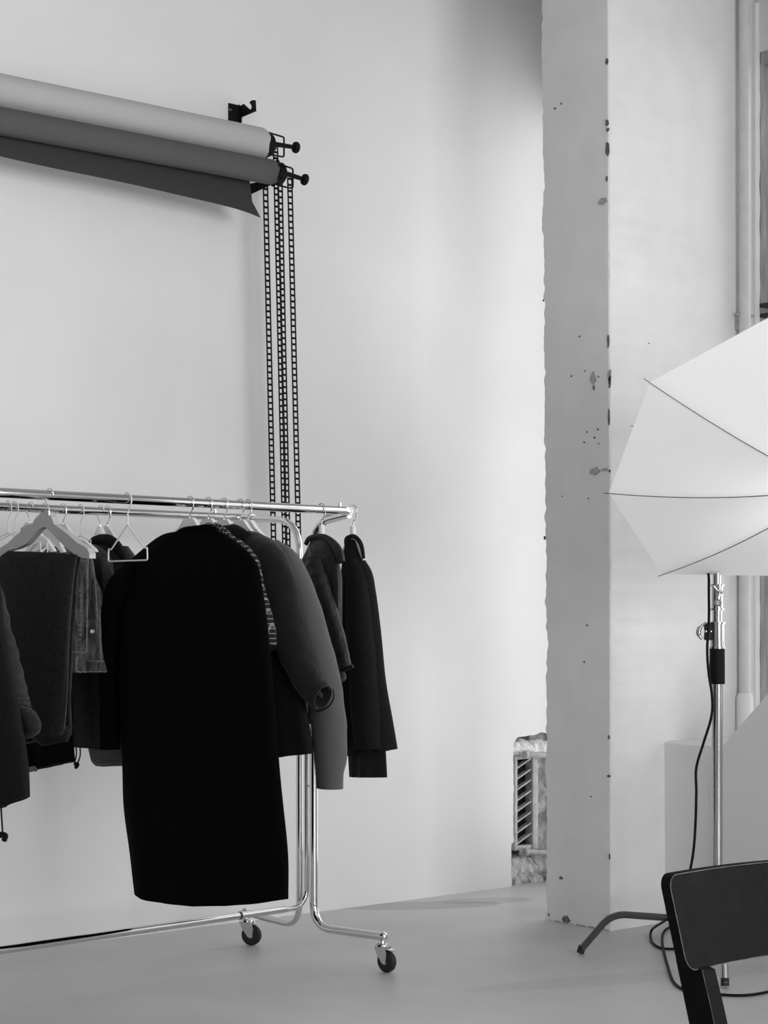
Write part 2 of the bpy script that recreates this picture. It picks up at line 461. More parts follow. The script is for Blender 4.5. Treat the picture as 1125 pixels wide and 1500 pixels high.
for x in (1.2, 2.4, 3.6, 4.84): box(bm, (x, YR-.12, .8), (x+t, YR-.05, 3.5))
for z in (.8, 2.6, 3.44): box(bm, (1.2, YR-.12, z), (4.9, YR-.05, z+t))
w4 = struct('window_4', bm, 'frame')
bm = B(); box(bm, (1.2, YR-.1, .8), (4.9, YR-.094, 3.5)); link('glass_pane', bm, 'glass', w4, smooth=False)
# weathered jamb beside window 1 with a rough plaster lip
bm = B()
rows = []
n = 120
for i in range(n+1):
    z = SILL+(CEIL-.6-SILL)*i/n; k = noise.noise(Vector((z*12, 44, 0)))*.010
    rows.append([bm.verts.new(p) for p in ((WX-.030, PY1+.01, z), (WX-.030, PY1-.014, z), (WX-.005+k, PY1-.017+k*.3, z), (WX-.002, PY1+.01, z))])
for i in range(n):
    for k in range(4): bm.faces.new((rows[i][k], rows[i][(k+1) % 4], rows[i+1][(k+1) % 4], rows[i+1][k]))
bm.faces.new(rows[0]); bm.faces.new(rows[-1][::-1])
struct('trim_4', bm, 'sill', smooth=True)
# heating pipe standing in the window reveal
pp = PYv(1091, 1016, PY1-.035)
pipe = thing('heating_pipe', 'white painted vertical pipe in the window reveal behind the umbrella', 'pipe', (pp.x, pp.y, SILL))
bm = B(); tube(bm, [(pp.x, pp.y, SILL), (pp.x, pp.y, CEIL-.02)], .024, 20)
link('pipe', bm, mat('pipe_paint', .66, .5, var=.05, scale=20), pipe)
bm = B(); lathe(bm, (pp.x, pp.y, SILL), (0, 0, 1), [(0, .034), (.16, .034), (.175, .026)], 20)
link('floor_sleeve', bm, 'sill', pipe)
bp = PYv(1079, 466, PY1)
bm = B(); box(bm, (bp.x-.012, PY1-.045, bp.z-.05), (bp.x+.012, PY1+.004, bp.z+.01), .003); tube(bm, [(bp.x-.03, PY1-.02, bp.z+.012), (bp.x+.05, PY1-.05, bp.z+.006)], .006, 8)
link('pipe_clip', bm, 'chip2', pipe)

# ---------- radiator in the niche ----------
rad = thing('radiator', 'old enamelled radiator with slanted fins sunk in the wall niche', 'radiator', (NX0+.09, WY+.06, .08))
x0 = PYv(755, 1200, WY+.03).x; x1 = PYv(777, 1200, WY+.03).x; xf = PYv(785, 1200, WY+.03).x
zt = PYv(765, 1112, WY+.03).z; zb = PYv(765, 1238, WY+.03).z
bm = B()
box(bm, (x1, WY+.015, zb-.02), (xf, WY+.07, zt+.015), .006)
box(bm, (x0-.012, WY+.02, zb-.02), (x0+.004, WY+.07, zt+.015), .003)
box(bm, (x0, WY+.02, zt), (x1+.01, WY+.06, zt+.02), .004); box(bm, (x0, WY+.02, zb-.02), (x1+.01, WY+.06, zb), .004)
link('frame', bm, 'radiator', rad)
bm = B(); box(bm, (x0, WY+.062, zb), (x1+.004, WY+.066, zt)); link('shade_sheet', bm, 'fin_shade', rad, smooth=False)  # near-black sheet painted as the shade between the fins
nf = 8
for k in range(nf):
    z = zb+(zt-zb)*(k+.1)/nf
    bm = B(); h = .042
    pts = [Vector((x0, WY+.022, z)), Vector((x1, WY+.022, z+h)), Vector((x1, WY+.022, z+h+.007)), Vector((x0, WY+.022, z+.007))]
    prism(bm, pts, Vector((0, .034, -.004)))
    link('fin', bm, 'radiator', rad, smooth=False)
for py, nm in ((1105, 'top_pipe'), (1248, 'bottom_pipe')):
    a = PYv(772, py, WY+.0); b = PYv(812, py+2, WY+.0)
    bm = B(); tube(bm, [a+Vector((-.03, .02, 0)), a, b], .0125, 16); link(nm, bm, 'radiator', rad)
    bm = B(); lathe(bm, a+Vector((-.02, 0, 0)), (1, 0, 0), [(0, .014), (.004, .019), (.022, .019), (.026, .015)], 8); link('pipe_nut', bm, 'radiator', rad, smooth=False)

# ================= BACKGROUND ROLLS =================
D1, D2 = .17, .225
y1r, y2r = WY-D1, WY-D2
e1 = PYv(383, 211, y1r); e2 = PYv(399, 253, y2r); r1 = .060; r2 = .0475
def roll_mesh(end, length, r, m, nm, parent):
    bm = B(); core = .024; n = 40; L0 = end.x-length
    prof = [(0, core), (0, r), (.002, r)]
    rings = []
    for (h, rr) in ((0, core), (0, r-.001), (.002, r), (length*.5, r*1.0), (length-.012, r), (length, r-.002), (length, core)):
        ring = []
        for k in range(n):
            an = 2*PI*k/n; q = rr + (.0015*math.sin(3*an+h*3) if rr > core+.01 else 0)
            ring.append(bm.verts.new((L0+h+(.004*math.sin(5*an) if h > length*.9 and rr > core+.005 else 0), end.y+q*math.cos(an), end.z+q*math.sin(an))))
        rings.append(ring)
    for i in range(len(rings)-1):
        for k in range(n): bm.faces.new((rings[i][k], rings[i][(k+1) % n], rings[i+1][(k+1) % n], rings[i+1][k]))
    for k in range(n): bm.faces.new((rings[0][k], rings[0][(k+1) % n], rings[-1][(k+1) % n], rings[-1][k]))
    return link(nm, bm, m, parent)
LEN = 2.75
rl1 = thing('background_paper_roll', 'pale grey paper backdrop roll, upper of the two on the wall', 'paper roll', e1-Vector((LEN/2, 0, 0)))
roll_mesh(e1, LEN, r1, 'paper1', 'rolled_paper', rl1)
rl2 = thing('background_paper_roll', 'dark grey paper backdrop roll below the pale one, with a loose hanging edge', 'paper roll', e2-Vector((LEN/2, 0, 0)))
roll_mesh(e2, LEN, r2, 'paper2', 'rolled_paper', rl2)
# loose end of the dark paper hangs down and curls at its corner
bm = B(); nx_, nz_ = 60, 10; rows = []
xe = PYv(369, 290, y2r+.03).x
for i in range(nx_+1):
    t = i/nx_; x = e2.x-LEN+.02+(xe-(e2.x-LEN+.02))*t; row = []
    for j in range(nz_+1):
        s = j/nz_
        zb_ = e2.z-r2-.048-.062*max(0, (x-2.6)/1.75)+.0015*math.sin(x*9)
        z = e2.z-.01-s*(e2.z-.01-zb_)
        yy = e2.y+r2+.002 - .03*s
        xx = x+(.035*max(0, s-.7)/.3*(t**40))
        z -= .022*max(0, s-.6)/.4*(t**40)
        row.append(bm.verts.new((xx, yy-.0, z)))
    rows.append(row)
for i in range(nx_):
    for j in range(nz_): bm.faces.new((rows[i][j], rows[i][j+1], rows[i+1][j+1], rows[i+1][j]))
bmesh.ops.solidify(bm, geom=bm.faces[:], thickness=.0012)
link('loose_edge', bm, 'paper2', rl2)
# wall bracket with hooks
wb = PYv(344, 175, WY)
br = thing('roll_bracket', 'black metal wall bracket with an empty hook above the paper rolls', 'bracket', (wb.x, WY, wb.z))
hp = .0225
xa = PYv(334, 170, WY).x; xb = PYv(352, 170, WY).x
bm = B(); box(bm, (xa, WY-.006, PYv(343, 153, WY).z-.30), (xb, WY, PYv(343, 153, WY).z), .002)
link('wall_plate', bm, 'black', br)
def YZ(px, py, x): 
    p = PXv(px, py, x); return Vector((x, p.y, p.z))
xs = xb-.004
armpx = [(334.5, 172), (334, 153), (348, 157), (359, 152), (366, 160), (370, 161), (371, 156), (366, 150), (370, 147), (375, 148), (376, 163), (355, 172), (353, 186), (345, 190)]
pts = [YZ(x, y, xs) for x, y in [(352, 186), (346, 155), (352, 156.5), (358, 152.5), (366.5, 160.5), (369.5, 160), (370, 155.5), (366.8, 150), (370.5, 147), (374.8, 147), (375.6, 163), (354.5, 172), (354, 186)]]
for p in pts: p.y = min(p.y, WY-.001)
bm = B(); prism(bm, pts, Vector((-.005, 0, 0))); link('hook_arm', bm, 'black', br, smooth=False)
bm = B(); sc = PYv(337, 161, WY-.006); disc(bm, sc, (0, -1, 0), .005, .003, 16); link('screw', bm, 'steel', br)
for (e, nm) in ((e1, 0), (e2, 1)):
    bm = B(); xx = e.x+.012 
    prism(bm, [Vector((xx, WY, e.z-.06)), Vector((xx, WY, e.z-.01)), Vector((xx, e.y+.0, e.z-.018)), Vector((xx, e.y-.02, e.z+.0)), Vector((xx, e.y-.026, e.z-.02)), Vector((xx, e.y, e.z-.036))], Vector((.004, 0, 0)))
    link('hook_arm', bm, 'black', br, smooth=False)
bm = B(); box(bm, (e1.x+.006, WY-.005, e2.z-.03), (e1.x+.03, WY, e1.z+.03)); link('wall_plate', bm, 'black', br, smooth=False)
# chain drives: expander, wire guard, arm with knob, looped ladder chain
def chain_drive(e, lab, knobpx, kpy, cagepx, strands, ybot, m='black'):
    t = thing('chain_drive', lab, 'chain drive', e+Vector((.02, 0, 0)), 'chain drives at the ends of the paper rolls')
    bm = B(); lathe(bm, e+Vector((-.03, 0, 0)), (1, 0, 0), [(0, .02), (.028, .022), (.03, .036), (.036, .044), (.066, .044), (.074, .036), (.086, .020), (.094, .014)], 28)
    for k in range(10):
        an = 2*PI*k/10; c = e+Vector((.014, .046*math.cos(an), .046*math.sin(an))); disc(bm, c-Vector((.006, 0, 0)), (1, 0, 0), .005, .012, 8)
    link('sprocket', bm, m, t)
    # the wire guard: rectangle in the plane facing the room
    x0_, y0_, x1_, y1_ = cagepx; x0_ += 7
    yg = e.y-.04
    q = [PYv(x0_, y0_, yg), PYv(x1_, y0_+7, yg), PYv(x1_, y1_+4, yg), PYv(x0_, y1_, yg)]
    bm = B(); tube(bm, bend([(q[0]+q[3])/2, q[0], q[1], q[2], q[3], (q[0]+q[3])/2], .008, 4), .0035, 8); link('wire_guard', bm, m, t)
    kp = PYv(knobpx, kpy, yg-.01); st = e+Vector((.02, -.03, 0))
    bm = B(); tube(bm, [e+Vector((.02, 0, 0)), st, kp], [.011, .010, .008], 12); link('knob_arm', bm, m, t)
    ax = (kp-st).normalized()
    bm = B(); lathe(bm, kp-ax*.012, ax, [(0, .008), (.004, .019), (.010, .022), (.018, .022), (.024, .017), (.027, .006)], 24); link('knob', bm, m, t)
    # ladder chain: two strands and the turn at the bottom
    bm = B(); y = e.y-.005; yg2 = e.y
    path = []
    (xt1, xb1), (xt2, xb2), (ytop, ybtm) = strands
    a0 = PYv(xt1, ytop, yg2); a1 = PYv(xb1, ybtm, yg2); b0 = PYv(xt2, ytop, yg2); b1 = PYv(xb2, ybtm, yg2)
    n = 74
    def rung(p, dirv):
        w = .0085
        r = .0026
        sd = Vector((1, 0, 0)); return p-sd*w, p+sd*w
    def strand(p0, p1):
        Ls = (p1-p0).length; k = int(Ls/.0232); d = (p1-p0)/k
        w = Vector((.0100, .0, 0)); 
        tube(bm, [p0-w, p1-w], .0029, 6); tube(bm, [p0+w, p1+w], .0029, 6)
        for i in range(k+1):
            c = p0+d*i; tube(bm, [c-w, c+w], .0045, 6)
    strand(a0, a1); strand(b0, b1)
    c = (a1+b1)/2; rr = (b1-a1).length/2; w = Vector((0, .0, 0))
    arc = [c+(a1-c)*math.cos(PI*k/10)+Vector((0, 0, -rr))*math.sin(PI*k/10) for k in range(11)]
    tube(bm, arc, .004, 6)
    link('ladder_chain', bm, m, t)
chain_drive(e1, 'black chain drive with round knob on the upper pale paper roll', 433, 216, (386, 194, 416, 226), ((387.5, 405.5), (403.5, 422), (214, 1000)), 0)
chain_drive(e2, 'black chain drive with round knob on the lower dark paper roll', 446, 263, (401, 240, 429, 272), ((410, 427), (424.5, 443.5), (262, 1040)), 0)

# ================= CLOTHES RACK =================
MX, MY = 4.056, 5.167
ra = math.radians(3.8)
R_ = Vector((-math.cos(ra), -math.sin(ra), 0))     # along the rails, towards the left end
G_ = Vector((-math.sin(ra), math.cos(ra), 0))      # across, towards the wall
MID = Vector((MX, MY, 0))
def K(t, s, z): return MID + R_*t + G_*s + Vector((0, 0, z))
RZ = 1.552; SF, SB = -.2225, .385; RL = 2.1
rack = thing('clothes_rack', 'chrome tubular double clothes rack on castors along the wall', 'clothes rack', MID+R_*(RL/2))
rr_ = .0148
# front rail: rail, rounded corner, arm back to the post
def endframe(t, inner):
    sgn = 1 if inner else -1
    tube_ = lambda pts, r, nm, rad: link(nm, (lambda b: (tube(b, bend(pts, rad, 10), r, 18), b)[1])(B()), 'chrome', rack)
    tube_([K(t, -.36, .118), K(t, -.012, .108), K(t, -.012, RZ-.035), K(t, SF+.03, RZ-.01)], .0145, 'upright', [.09, .11])
    tube_([K(t, .36, .118), K(t, .062, .100), K(t, .062, RZ-.02), K(t, SB-.03, RZ-.005)], .0120, 'upright', [.09, .12])
    tube_([K(t+.30*sgn, .025, .178), K(t, .025, .176), K(t, .025, .80)], .0095, 'inner_post', [.07])
    bm = B(); tube(bm, [K(t, .02, .60), K(t, .02, .60)-G_*.02+Vector((0, 0, .0))], .004, 8); link('locking_pin', bm, 'chrome', rack)
    for s, fl in ((-.36, -1), (.36, 1)):
        bm = B(); c = K(t, s, .118); bmesh.ops.create_uvsphere(bm, u_segments=16, v_segments=10, radius=.0165)
        for v in bm.verts: v.co += c
        link('end_cap', bm, 'chrome', rack)
endframe(0, True); endframe(RL, False)
def rail(s, nm):
    e_ = .35 if s < 0 else .82; pts = [K(RL, s*e_, RZ), K(RL, s, RZ), K(0, s, RZ), K(0, s*e_, RZ-.002)]
    bm = B(); tube(bm, bend(pts, .055, 10), rr_, 20); link(nm, bm, 'chrome', rack)
rail(SF, 'front_rail'); rail(SB, 'rear_rail')
bm = B(); tube(bm, [K(.10, .025, .178), K(RL-.10, .025, .178)], .0125, 18); link('bottom_rail', bm, 'chrome', rack)
bm = B(); tube(bm, [K(.30, .025, .178), K(.308, .025, .178)], .0138, 18); link('rail_joint', bm, 'darkiron', rack)
for s, px_ in ((SF, 487), (SB, 310)):
    bm = B(); tt = .07 if s < 0 else .12; tube(bm, [K(tt, s, RZ), K(tt, s, RZ+.026)], .006, 10); link('rail_stop', bm, 'chrome', rack)
def caster(t, s, ang):
    c = K(t, s, 0); ax = Vector((-sa*math.cos(ang)-ca*math.sin(ang), -ca*math.cos(ang)+sa*math.sin(ang), 0)).normalized(); fw = Vector((0, 0, 1)).cross(ax)
    off = fw*.022
    wc = c+off+Vector((0, 0, .037))
    cs = None
    bm = B(); lathe(bm, wc-ax*.012, ax, [(0, .012), (0, .028), (.002, .034), (.006, .037), (.018, .037), (.022, .034), (.024, .028), (.024, .012)], 32); w = link('castor_wheel', bm, 'blackrub', rack)
    bm = B(); lathe(bm, wc-ax*.014, ax, [(0, .005), (.001, .010), (.027, .010), (.028, .005)], 16); link('hub_cap', bm, 'chrome', w)
    bm = B()
    lathe(bm, c+Vector((0, 0, .082)), (0, 0, 1), [(0, .020), (.004, .024), (.010, .022), (.014, .012), (.028, .010)], 20)
    for sg in (-1, 1):
        p = [c-fw*.02+Vector((0, 0, .086)), c+fw*.026+Vector((0, 0, .086)), c+fw*.034+Vector((0, 0, .062)), wc+fw*.008-Vector((0, 0, .006)), wc-fw*.008-Vector((0, 0, .006)), c-fw*.012+Vector((0, 0, .066))]
        prism(bm, [q+ax*(.0155*sg) for q in p], ax*(.002*sg))
    prism(bm, [c-fw*.02-ax*.017+Vector((0, 0, .084)), c+fw*.026-ax*.017+Vector((0, 0, .084)), c+fw*.026+ax*.017+Vector((0, 0, .084)), c-fw*.02+ax*.017+Vector((0, 0, .084))], Vector((0, 0, .003)))
    link('castor_fork', bm, 'chrome', rack)
    bm = B(); prism(bm, [c+fw*.03-ax*.013+Vector((0, 0, .078)), c+fw*.052-ax*.010+Vector((0, 0, .074)), c+fw*.052+ax*.010+Vector((0, 0, .074)), c+fw*.03+ax*.013+Vector((0, 0, .078))], Vector((0, 0, .003)))
    link('brake_lever', bm, 'chrome', rack, smooth=False)
caster(0, -.355, .72); caster(0, .355, .3); caster(RL, -.355, .9); caster(RL, .355, .5)

# ================= HANGERS =================
def rail_t(px, s, z=RZ):
    lo, hi = -.3, 3.2
    for _ in range(50):
        m_ = (lo+hi)/2
        if pix(K(m_, s, z))[0] > px: lo = m_
        else: hi = m_
    return (lo+hi)/2
HUP = Vector((0, 0, 1))
def hook_mesh(t, s, flip=1, drop=.055, r=.0022):
    pr = [(-.0195, -.002), (-.017, .010), (-.008, .0185), (.003, .0195), (.014, .013), (.0195, .001), (.017, -.016), (.008, -.030), (.001, -.042), (0, -drop-.004)]
    bm = B(); tube(bm, spline([K(t, s-flip*a, RZ+b) for a, b in pr], 5), r, 8); return bm
def hanger(t, s, label, group, flip=1, half=.205, top=-.048, thick=.013, drop_end=.085, m='hanger', neckw=.019):
    h = thing('coat_hanger', label, 'hanger', K(t, s, RZ+top), group)
    link('hook', hook_mesh(t, s, flip, -top), 'chrome', h)
    if half < .1: neckw = .008; up = [(0, 0), (neckw, 0), (half*.5, -.02), (half*.8, -.04), (half, -.07), (half+.003, -.08)]
    else: up = [(0, 0), (neckw, 0), (neckw+.008, -.006), (.046, -.026), (.074, -.046), (half*.5+.037, -.060), (half*.9, -.080), (half, -drop_end-.006), (half+.005, -drop_end-.014)]
    dn = [(half-.012, -drop_end-.016), (half*.85, -.094), (half*.6, -.076), (half*.35, -.062), (half*.15, -.052), (0, -.049)]
    side = up+dn
    pts = [K(t-thick/2, s-a, RZ+top+b) for a, b in side] + [K(t-thick/2, s+a, RZ+top+b) for a, b in reversed(side) if a > 1e-6]
    bm = B(); prism(bm, pts, R_*thick)
    link('body', bm, m, h, smooth=False)
    return h
def tophook_hanger(t, s, label, group, flip=1):
    """hanger with a short white neck block, for jackets seen edge-on"""
    h = hanger(t, s, label, group, flip, top=-.086, half=.055)
    bm = B(); tube(bm, [K(t, s, RZ-.052), K(t, s, RZ-.088)], .0095, 14); link('neck_sleeve', bm, 'hanger', h)
    return h
def wire_hanger(t, s, label, group, half=.10, top=-.072, bot=-.155, m='hanger', bar=True, r=.002):
    h = thing('wire_hanger', label, 'hanger', K(t, s, RZ+top), group)
    link('hook', hook_mesh(t, s, 1, -top, r), m, h)
    bm = B()
    z0 = RZ+top
    tube(bm, bend([K(t, s, z0), K(t, s-half*.86, RZ+bot+.035), K(t, s-half*.98, RZ+bot+.040), K(t, s-half, RZ+bot), K(t, s+half, RZ+bot-.0), K(t, s+half*.98, RZ+bot+.040), K(t, s+half*.86, RZ+bot+.035), K(t, s, z0)], .008, 4), r, 8)
    link('frame', bm, m, h)
    return h

# ================= GARMENTS =================
def onK(px, py, t):
    """pixel on the hanging plane of rail position t"""
    return on_plane(px, py, K(t, 0, 0), R_)
def kk(p, v, e=.01):
    a = pix(p-v*e); b = pix(p+v*e); return abs(b[0]-a[0])/(2*e)
def loft(t, rows, th, folds=0, nf=4, seed=0, sag=0, n=56, sub=6, wr=.003, topflat=False, fstart=.15, wscale=9):
    """rows: (xl, yl, xr, yr) outline pixels of the front view; th: half thickness (number or per-row list)"""
    if not isinstance(th, (list, tuple)): th = [th]*len(rows)
    rows = [tuple(r)+(q,) for r, q in zip(rows, th)]
    rs = vspline(rows, sub); bm = B(); rings = []; nr = len(rs)
    for i, (xl, yl, xr, yr, q) in enumerate(rs):
        f = i/(nr-1)
        cpx, cpy = (xl+xr)/2, (yl+yr)/2; Wp = max((xr-xl)/2, 1.5)
        c = onK(cpx, cpy, t); kg, kr = kk(c, G_), kk(c, R_)
        q = min(q, .7*Wp/kr); w = math.sqrt(max(Wp*Wp-(q*kr)**2, 1))/kg
        d = F/pix(c)[2]
        tilt = -((yr-yl)/2)/d/w   # slope along -G_
        tilt -= 0
        # perspective slope of a level line in -G direction (pixels of y per metre) is compensated
        pa, pb = pix(c+G_*w), pix(c-G_*w)
        tilt = (-(yr-yl)+(pb[1]-pa[1]))/d/(2*w)
        ring = []
        for k in range(n):
            an = 2*PI*k/n; cs_, sn = math.cos(an), math.sin(an)
            x = math.copysign(abs(cs_)**.85, cs_); y = math.copysign(abs(sn)**.9, sn)
            ff = max(0, (f-fstart)/(1-fstart))
            fo = folds*ff*(math.sin(nf*PI*x+seed+f*1.3)+.5*math.sin(nf*1.7*PI*x+seed*2-f))*(1-abs(x)**3)
            fo += wr*1.6*noise.fractal(Vector((x*2.2+seed*3.1, f*2.3+seed, sn*.5)), .8, 2.0, 4)*min(1, f*4)*(1-abs(x)**4)
            p = c - G_*(w*x) + R_*(q*y+fo) + HUP*(tilt*w*x)
            if sag and f > .8: p = p - HUP*(sag/d*(1-x*x)*((f-.8)/.2)**1.5)
            nn = noise.noise_vector(Vector((p.x*wscale+seed, p.y*wscale, p.z*wscale*.55)))*wr*(.3+.7*min(1, f*3))
            ring.append(bm.verts.new(p+nn))
        rings.append(ring)
    for i in range(nr-1):
        for k in range(n): bm.faces.new((rings[i][k], rings[i][(k+1) % n], rings[i+1][(k+1) % n], rings[i+1][k]))
    for ring, fl in ((rings[0], 1), (rings[-1], 0)):
        cc = sum((v.co for v in ring), Vector())/n
        inner = [bm.verts.new(v.co*.3+cc*.7+(HUP*(.004 if not fl else .002))) for v in ring]
        for k in range(n): bm.faces.new((ring[k], ring[(k+1) % n], inner[(k+1) % n], inner[k]))
        bm.faces.new(inner)
    return bm
def sleeve(t, pts, dt=0, open_end=True, seed=0, wr=.003, flat=.8, seg=28, wscale=14, crease=0):
    """pts: (px, py, rpx) centre line; a limb of cloth hanging in plane t; hollow at the cuff"""
    ps = vspline(pts, 12); P3 = []; Rr = []
    for x, y, r in ps:
        c = onK(x, y, t+dt); P3.append(c); Rr.append(r/(F/pix(c)[2]))
    bm = B(); rings = tube(bm, P3, Rr, seg, cap=False, flat=flat, flatdir=R_)
    for i, ring in enumerate(rings):
        for k, v in enumerate(ring):
            nn = (noise.noise_vector(Vector((v.co.x*wscale+seed, v.co.y*wscale, v.co.z*wscale)))+.45*noise.noise_vector(Vector((v.co.x*wscale*2.6+seed, v.co.y*wscale*2.6, v.co.z*wscale*1.6))))*wr
            cr = crease*math.sin(i*1.1+2*math.sin(2*PI*k/seg+seed))*.5
            v.co += nn + (v.co-P3[i]).normalized()*cr
    # closed top
    bm.faces.new(rings[0][::-1])
    # hem folds inside
    last = rings[-1]; c = P3[-1]; d = (P3[-1]-P3[-3]).normalized()
    prev = last
    for (sc, dz) in ((.90, -.001), (.86, -.02), (.6, -.05)):
        new = [bm.verts.new(c+(v.co-c)*sc+d*dz) for v in last]
        for k in range(seg): bm.faces.new((prev[k], prev[(k+1) % seg], new[(k+1) % seg], new[k]))
        prev = new
    bm.faces.new(prev)
    return bm
def strip(t, pts, thick, dt=0, seg=10, flat=.5):
    """flattened band (collar, seam) along centre line pts (px,py,rpx)"""
    ps = vspline(pts, 6); P3 = []; Rr = []
    for x, y, r in ps:
        c = onK(x, y, t+dt); P3.append(c); Rr.append(r/(F/pix(c)[2]))
    bm = B(); tube(bm, P3, Rr, seg, flat=flat, flatdir=R_); return bm
def garment(name, label, cat, t, s, group=None):
    return thing(name, label, cat, K(t, s, RZ-.12), group)

gF = 'white hangers on the front rail'
# --- black overcoat
t1 = rail_t(278, SF)
g1 = garment('overcoat', 'long black overcoat hanging at the front of the rack, the longest garment', 'coat', t1, SF)
link('body', loft(t1, [(262, 778, 308, 774), (236, 784, 330, 783), (208, 804, 358, 805), (184, 828, 374, 828), (172, 866, 380, 868), (168, 950, 390, 950), (170, 1040, 397, 1036), (174, 1110, 402, 1112), (177, 1180, 408, 1180), (185, 1250, 415, 1255), (193, 1309, 417, 1317)],
    [.014, .024, .034, .04, .05, .055, .055, .055, .055, .055, .055], folds=.008, nf=3, seed=1, sag=12), 'cloth_black', g1)
link('sleeve', sleeve(t1, [(196, 838, 20), (174, 866, 22), (163, 910, 17), (160, 980, 16), (160, 1050, 17), (161, 1098, 16)], dt=.03, seed=2), 'cloth_black', g1)
link('sleeve', sleeve(t1, [(346, 828, 18), (354, 870, 18), (364, 940, 17), (372, 1000, 17), (378, 1080, 16)], dt=.008, seed=3), 'cloth_black', g1)
link('collar', strip(t1, [(258, 783, 4), (270, 777, 5), (288, 774.5, 5), (304, 773, 5), (318, 777, 4)], 0, dt=.012, flat=.9), 'cloth_black', g1)
hanger(t1, SF, 'white hanger holding the long black overcoat', gF, half=.15)
# --- plaid shirt
t2 = rail_t(305, SF)
g2 = garment('plaid_shirt', 'dark plaid flannel shirt showing as a checked sliver beside the overcoat', 'shirt', t2, SF)
link('body', loft(t2, [(292, 773, 322, 769), (272, 784, 352, 793), (245, 805, 368, 808), (235, 850, 372, 850), (236, 950, 376, 950), (240, 1040, 380, 1040)], [.010, .02, .03, .035, .035, .035], folds=.006, seed=4), 'plaid', g2)
link('sleeve', sleeve(t2, [(345, 801, 13), (365, 822, 14), (373, 850, 14), (383, 890, 14), (391, 925, 15), (395, 948, 13)], dt=0, seed=5), 'plaid', g2)
link('cuff', strip(t2, [(394, 944, 12), (397, 951, 10)], 0, flat=.9), 'cloth_dark', g2)
link('collar', strip(t2, [(296, 771, 4), (308, 768, 4.5), (320, 771, 4), (335, 781, 3.5)], 0, flat=.8), 'plaid', g2)
hanger(t2, SF, 'white hanger holding the dark plaid shirt', gF, half=.11)
# --- charcoal jacket
t3 = rail_t(328, SF)
g3 = garment('charcoal_jacket', 'charcoal wool jacket with a turned-up sleeve cuff, between plaid shirt and grey coat', 'jacket', t3, SF)
link('body', loft(t3, [(318, 776, 352, 773), (304, 786, 385, 790), (285, 806, 408, 806), (280, 850, 418, 850), (278, 950, 428, 950), (282, 1040, 444, 1030), (284, 1095, 452, 1075), (286, 1122, 455, 1104)], [.012, .022, .03, .038, .04, .04, .04, .04], folds=.006, seed=6), 'cloth_dark', g3)
link('sleeve', sleeve(t3, [(368, 800, 22), (392, 818, 27), (406, 850, 30), (417, 900, 30), (430, 950, 27), (447, 990, 24), (461, 1014, 22)], dt=0, seed=7, wr=.006), 'cloth_char', g3)
link('cuff', sleeve(t3, [(456, 1004, 22), (467, 1017, 22.5), (473, 1022, 20)], dt=-.002, seed=8, wr=.002), 'cloth_char', g3)
link('cuff_lining', strip(t3, [(462, 1042, .9), (473, 1040, 1.2), (483, 1033, 1.3), (489, 1021, 1.2), (488, 1009, .8)], 0, dt=.004, flat=.9), 'lining', g3)
link('collar', strip(t3, [(318, 776, 4), (330, 773, 5), (345, 773, 5), (358, 779, 4)], 0, flat=.8), 'cloth_char', g3)
hanger(t3, SF, 'white hanger holding the charcoal wool jacket', gF, half=.13)
# --- grey coat
t4 = rail_t(352, SF)
g4 = garment('grey_coat', 'grey wool coat with a long pale sleeve hanging right of the charcoal jacket', 'coat', t4, SF)
link('body', loft(t4, [(345, 779, 372, 778), (328, 792, 398, 798), (312, 815, 424, 818), (306, 860, 440, 860), (306, 950, 446, 950), (310, 1040, 448, 1040), (314, 1085, 446, 1085)], [.012, .02, .03, .036, .036, .036, .036], folds=.006, seed=9), 'cloth_grey', g4)
link('sleeve', sleeve(t4, [(400, 806, 18), (420, 828, 24), (438, 866, 25), (455, 920, 26), (472, 985, 27), (481, 1050, 29), (484, 1100, 27), (483, 1137, 23)], dt=0, seed=10, wr=.003), 'cloth_grey', g4)
link('cuff', sleeve(t4, [(483, 1134, 23), (483, 1145, 22.5), (483, 1155, 22)], dt=0, seed=10, wr=.001), 'cloth_grey', g4)
hanger(t4, SF, 'white hanger holding the grey wool coat', gF, half=.11)
t5 = rail_t(363, SF)
hanger(t5, SF, 'white hanger with a bare sloping arm, last of the close-packed row', gF, half=.125, thick=.016)
# --- leather jacket
t6 = rail_t(471, SF)
g6 = garment('leather_jacket', 'short dark leather jacket with a stand-up collar beside the rack post', 'jacket', t6, SF)
link('body', loft(t6, [(456, 790, 484, 789), (449, 806, 492, 806), (440, 826, 499, 842), (434, 860, 500, 870), (432, 930, 500, 930), (436, 1000, 498, 1000), (440, 1060, 490, 1060)], [.012, .022, .028, .03, .03, .03, .03], folds=.006, nf=3, seed=11, wr=.003), 'leather', g6)
link('sleeve', sleeve(t6, [(462, 826, 17), (472, 860, 17), (482, 896, 15), (492, 930, 14), (501, 960, 13), (506, 980, 12)], dt=.02, seed=12, wr=.0035, crease=.0008), 'leather', g6)
link('cuff', strip(t6, [(496, 984, 2.5), (504, 981, 3), (517, 976, 3)], 0, dt=.025), 'leather', g6)
link('collar', strip(t6, [(448, 797, 4), (453, 789, 4), (464, 786, 4), (476, 787, 4.5), (488, 796, 6), (496, 808, 7.5), (500, 824, 7)], 0, dt=.012, flat=.8), 'leather', g6)
link('collar_glint', strip(t6, [(451, 801, 1.6), (452.5, 808, 1.8), (454, 814, 1.4)], 0, dt=.045), 'jersey', g6)  # pale strip painted as a bright reflection at the collar
link('shoulder_seam', strip(t6, [(447, 822, .6), (462, 813, .6), (476, 815, .6)], 0, dt=.035), 'leather', g6)
link('cuff_lining', strip(t6, [(501, 984, 3.5), (504, 992, 4.5), (500, 997, 3)], 0, dt=.02), 'jersey', g6)
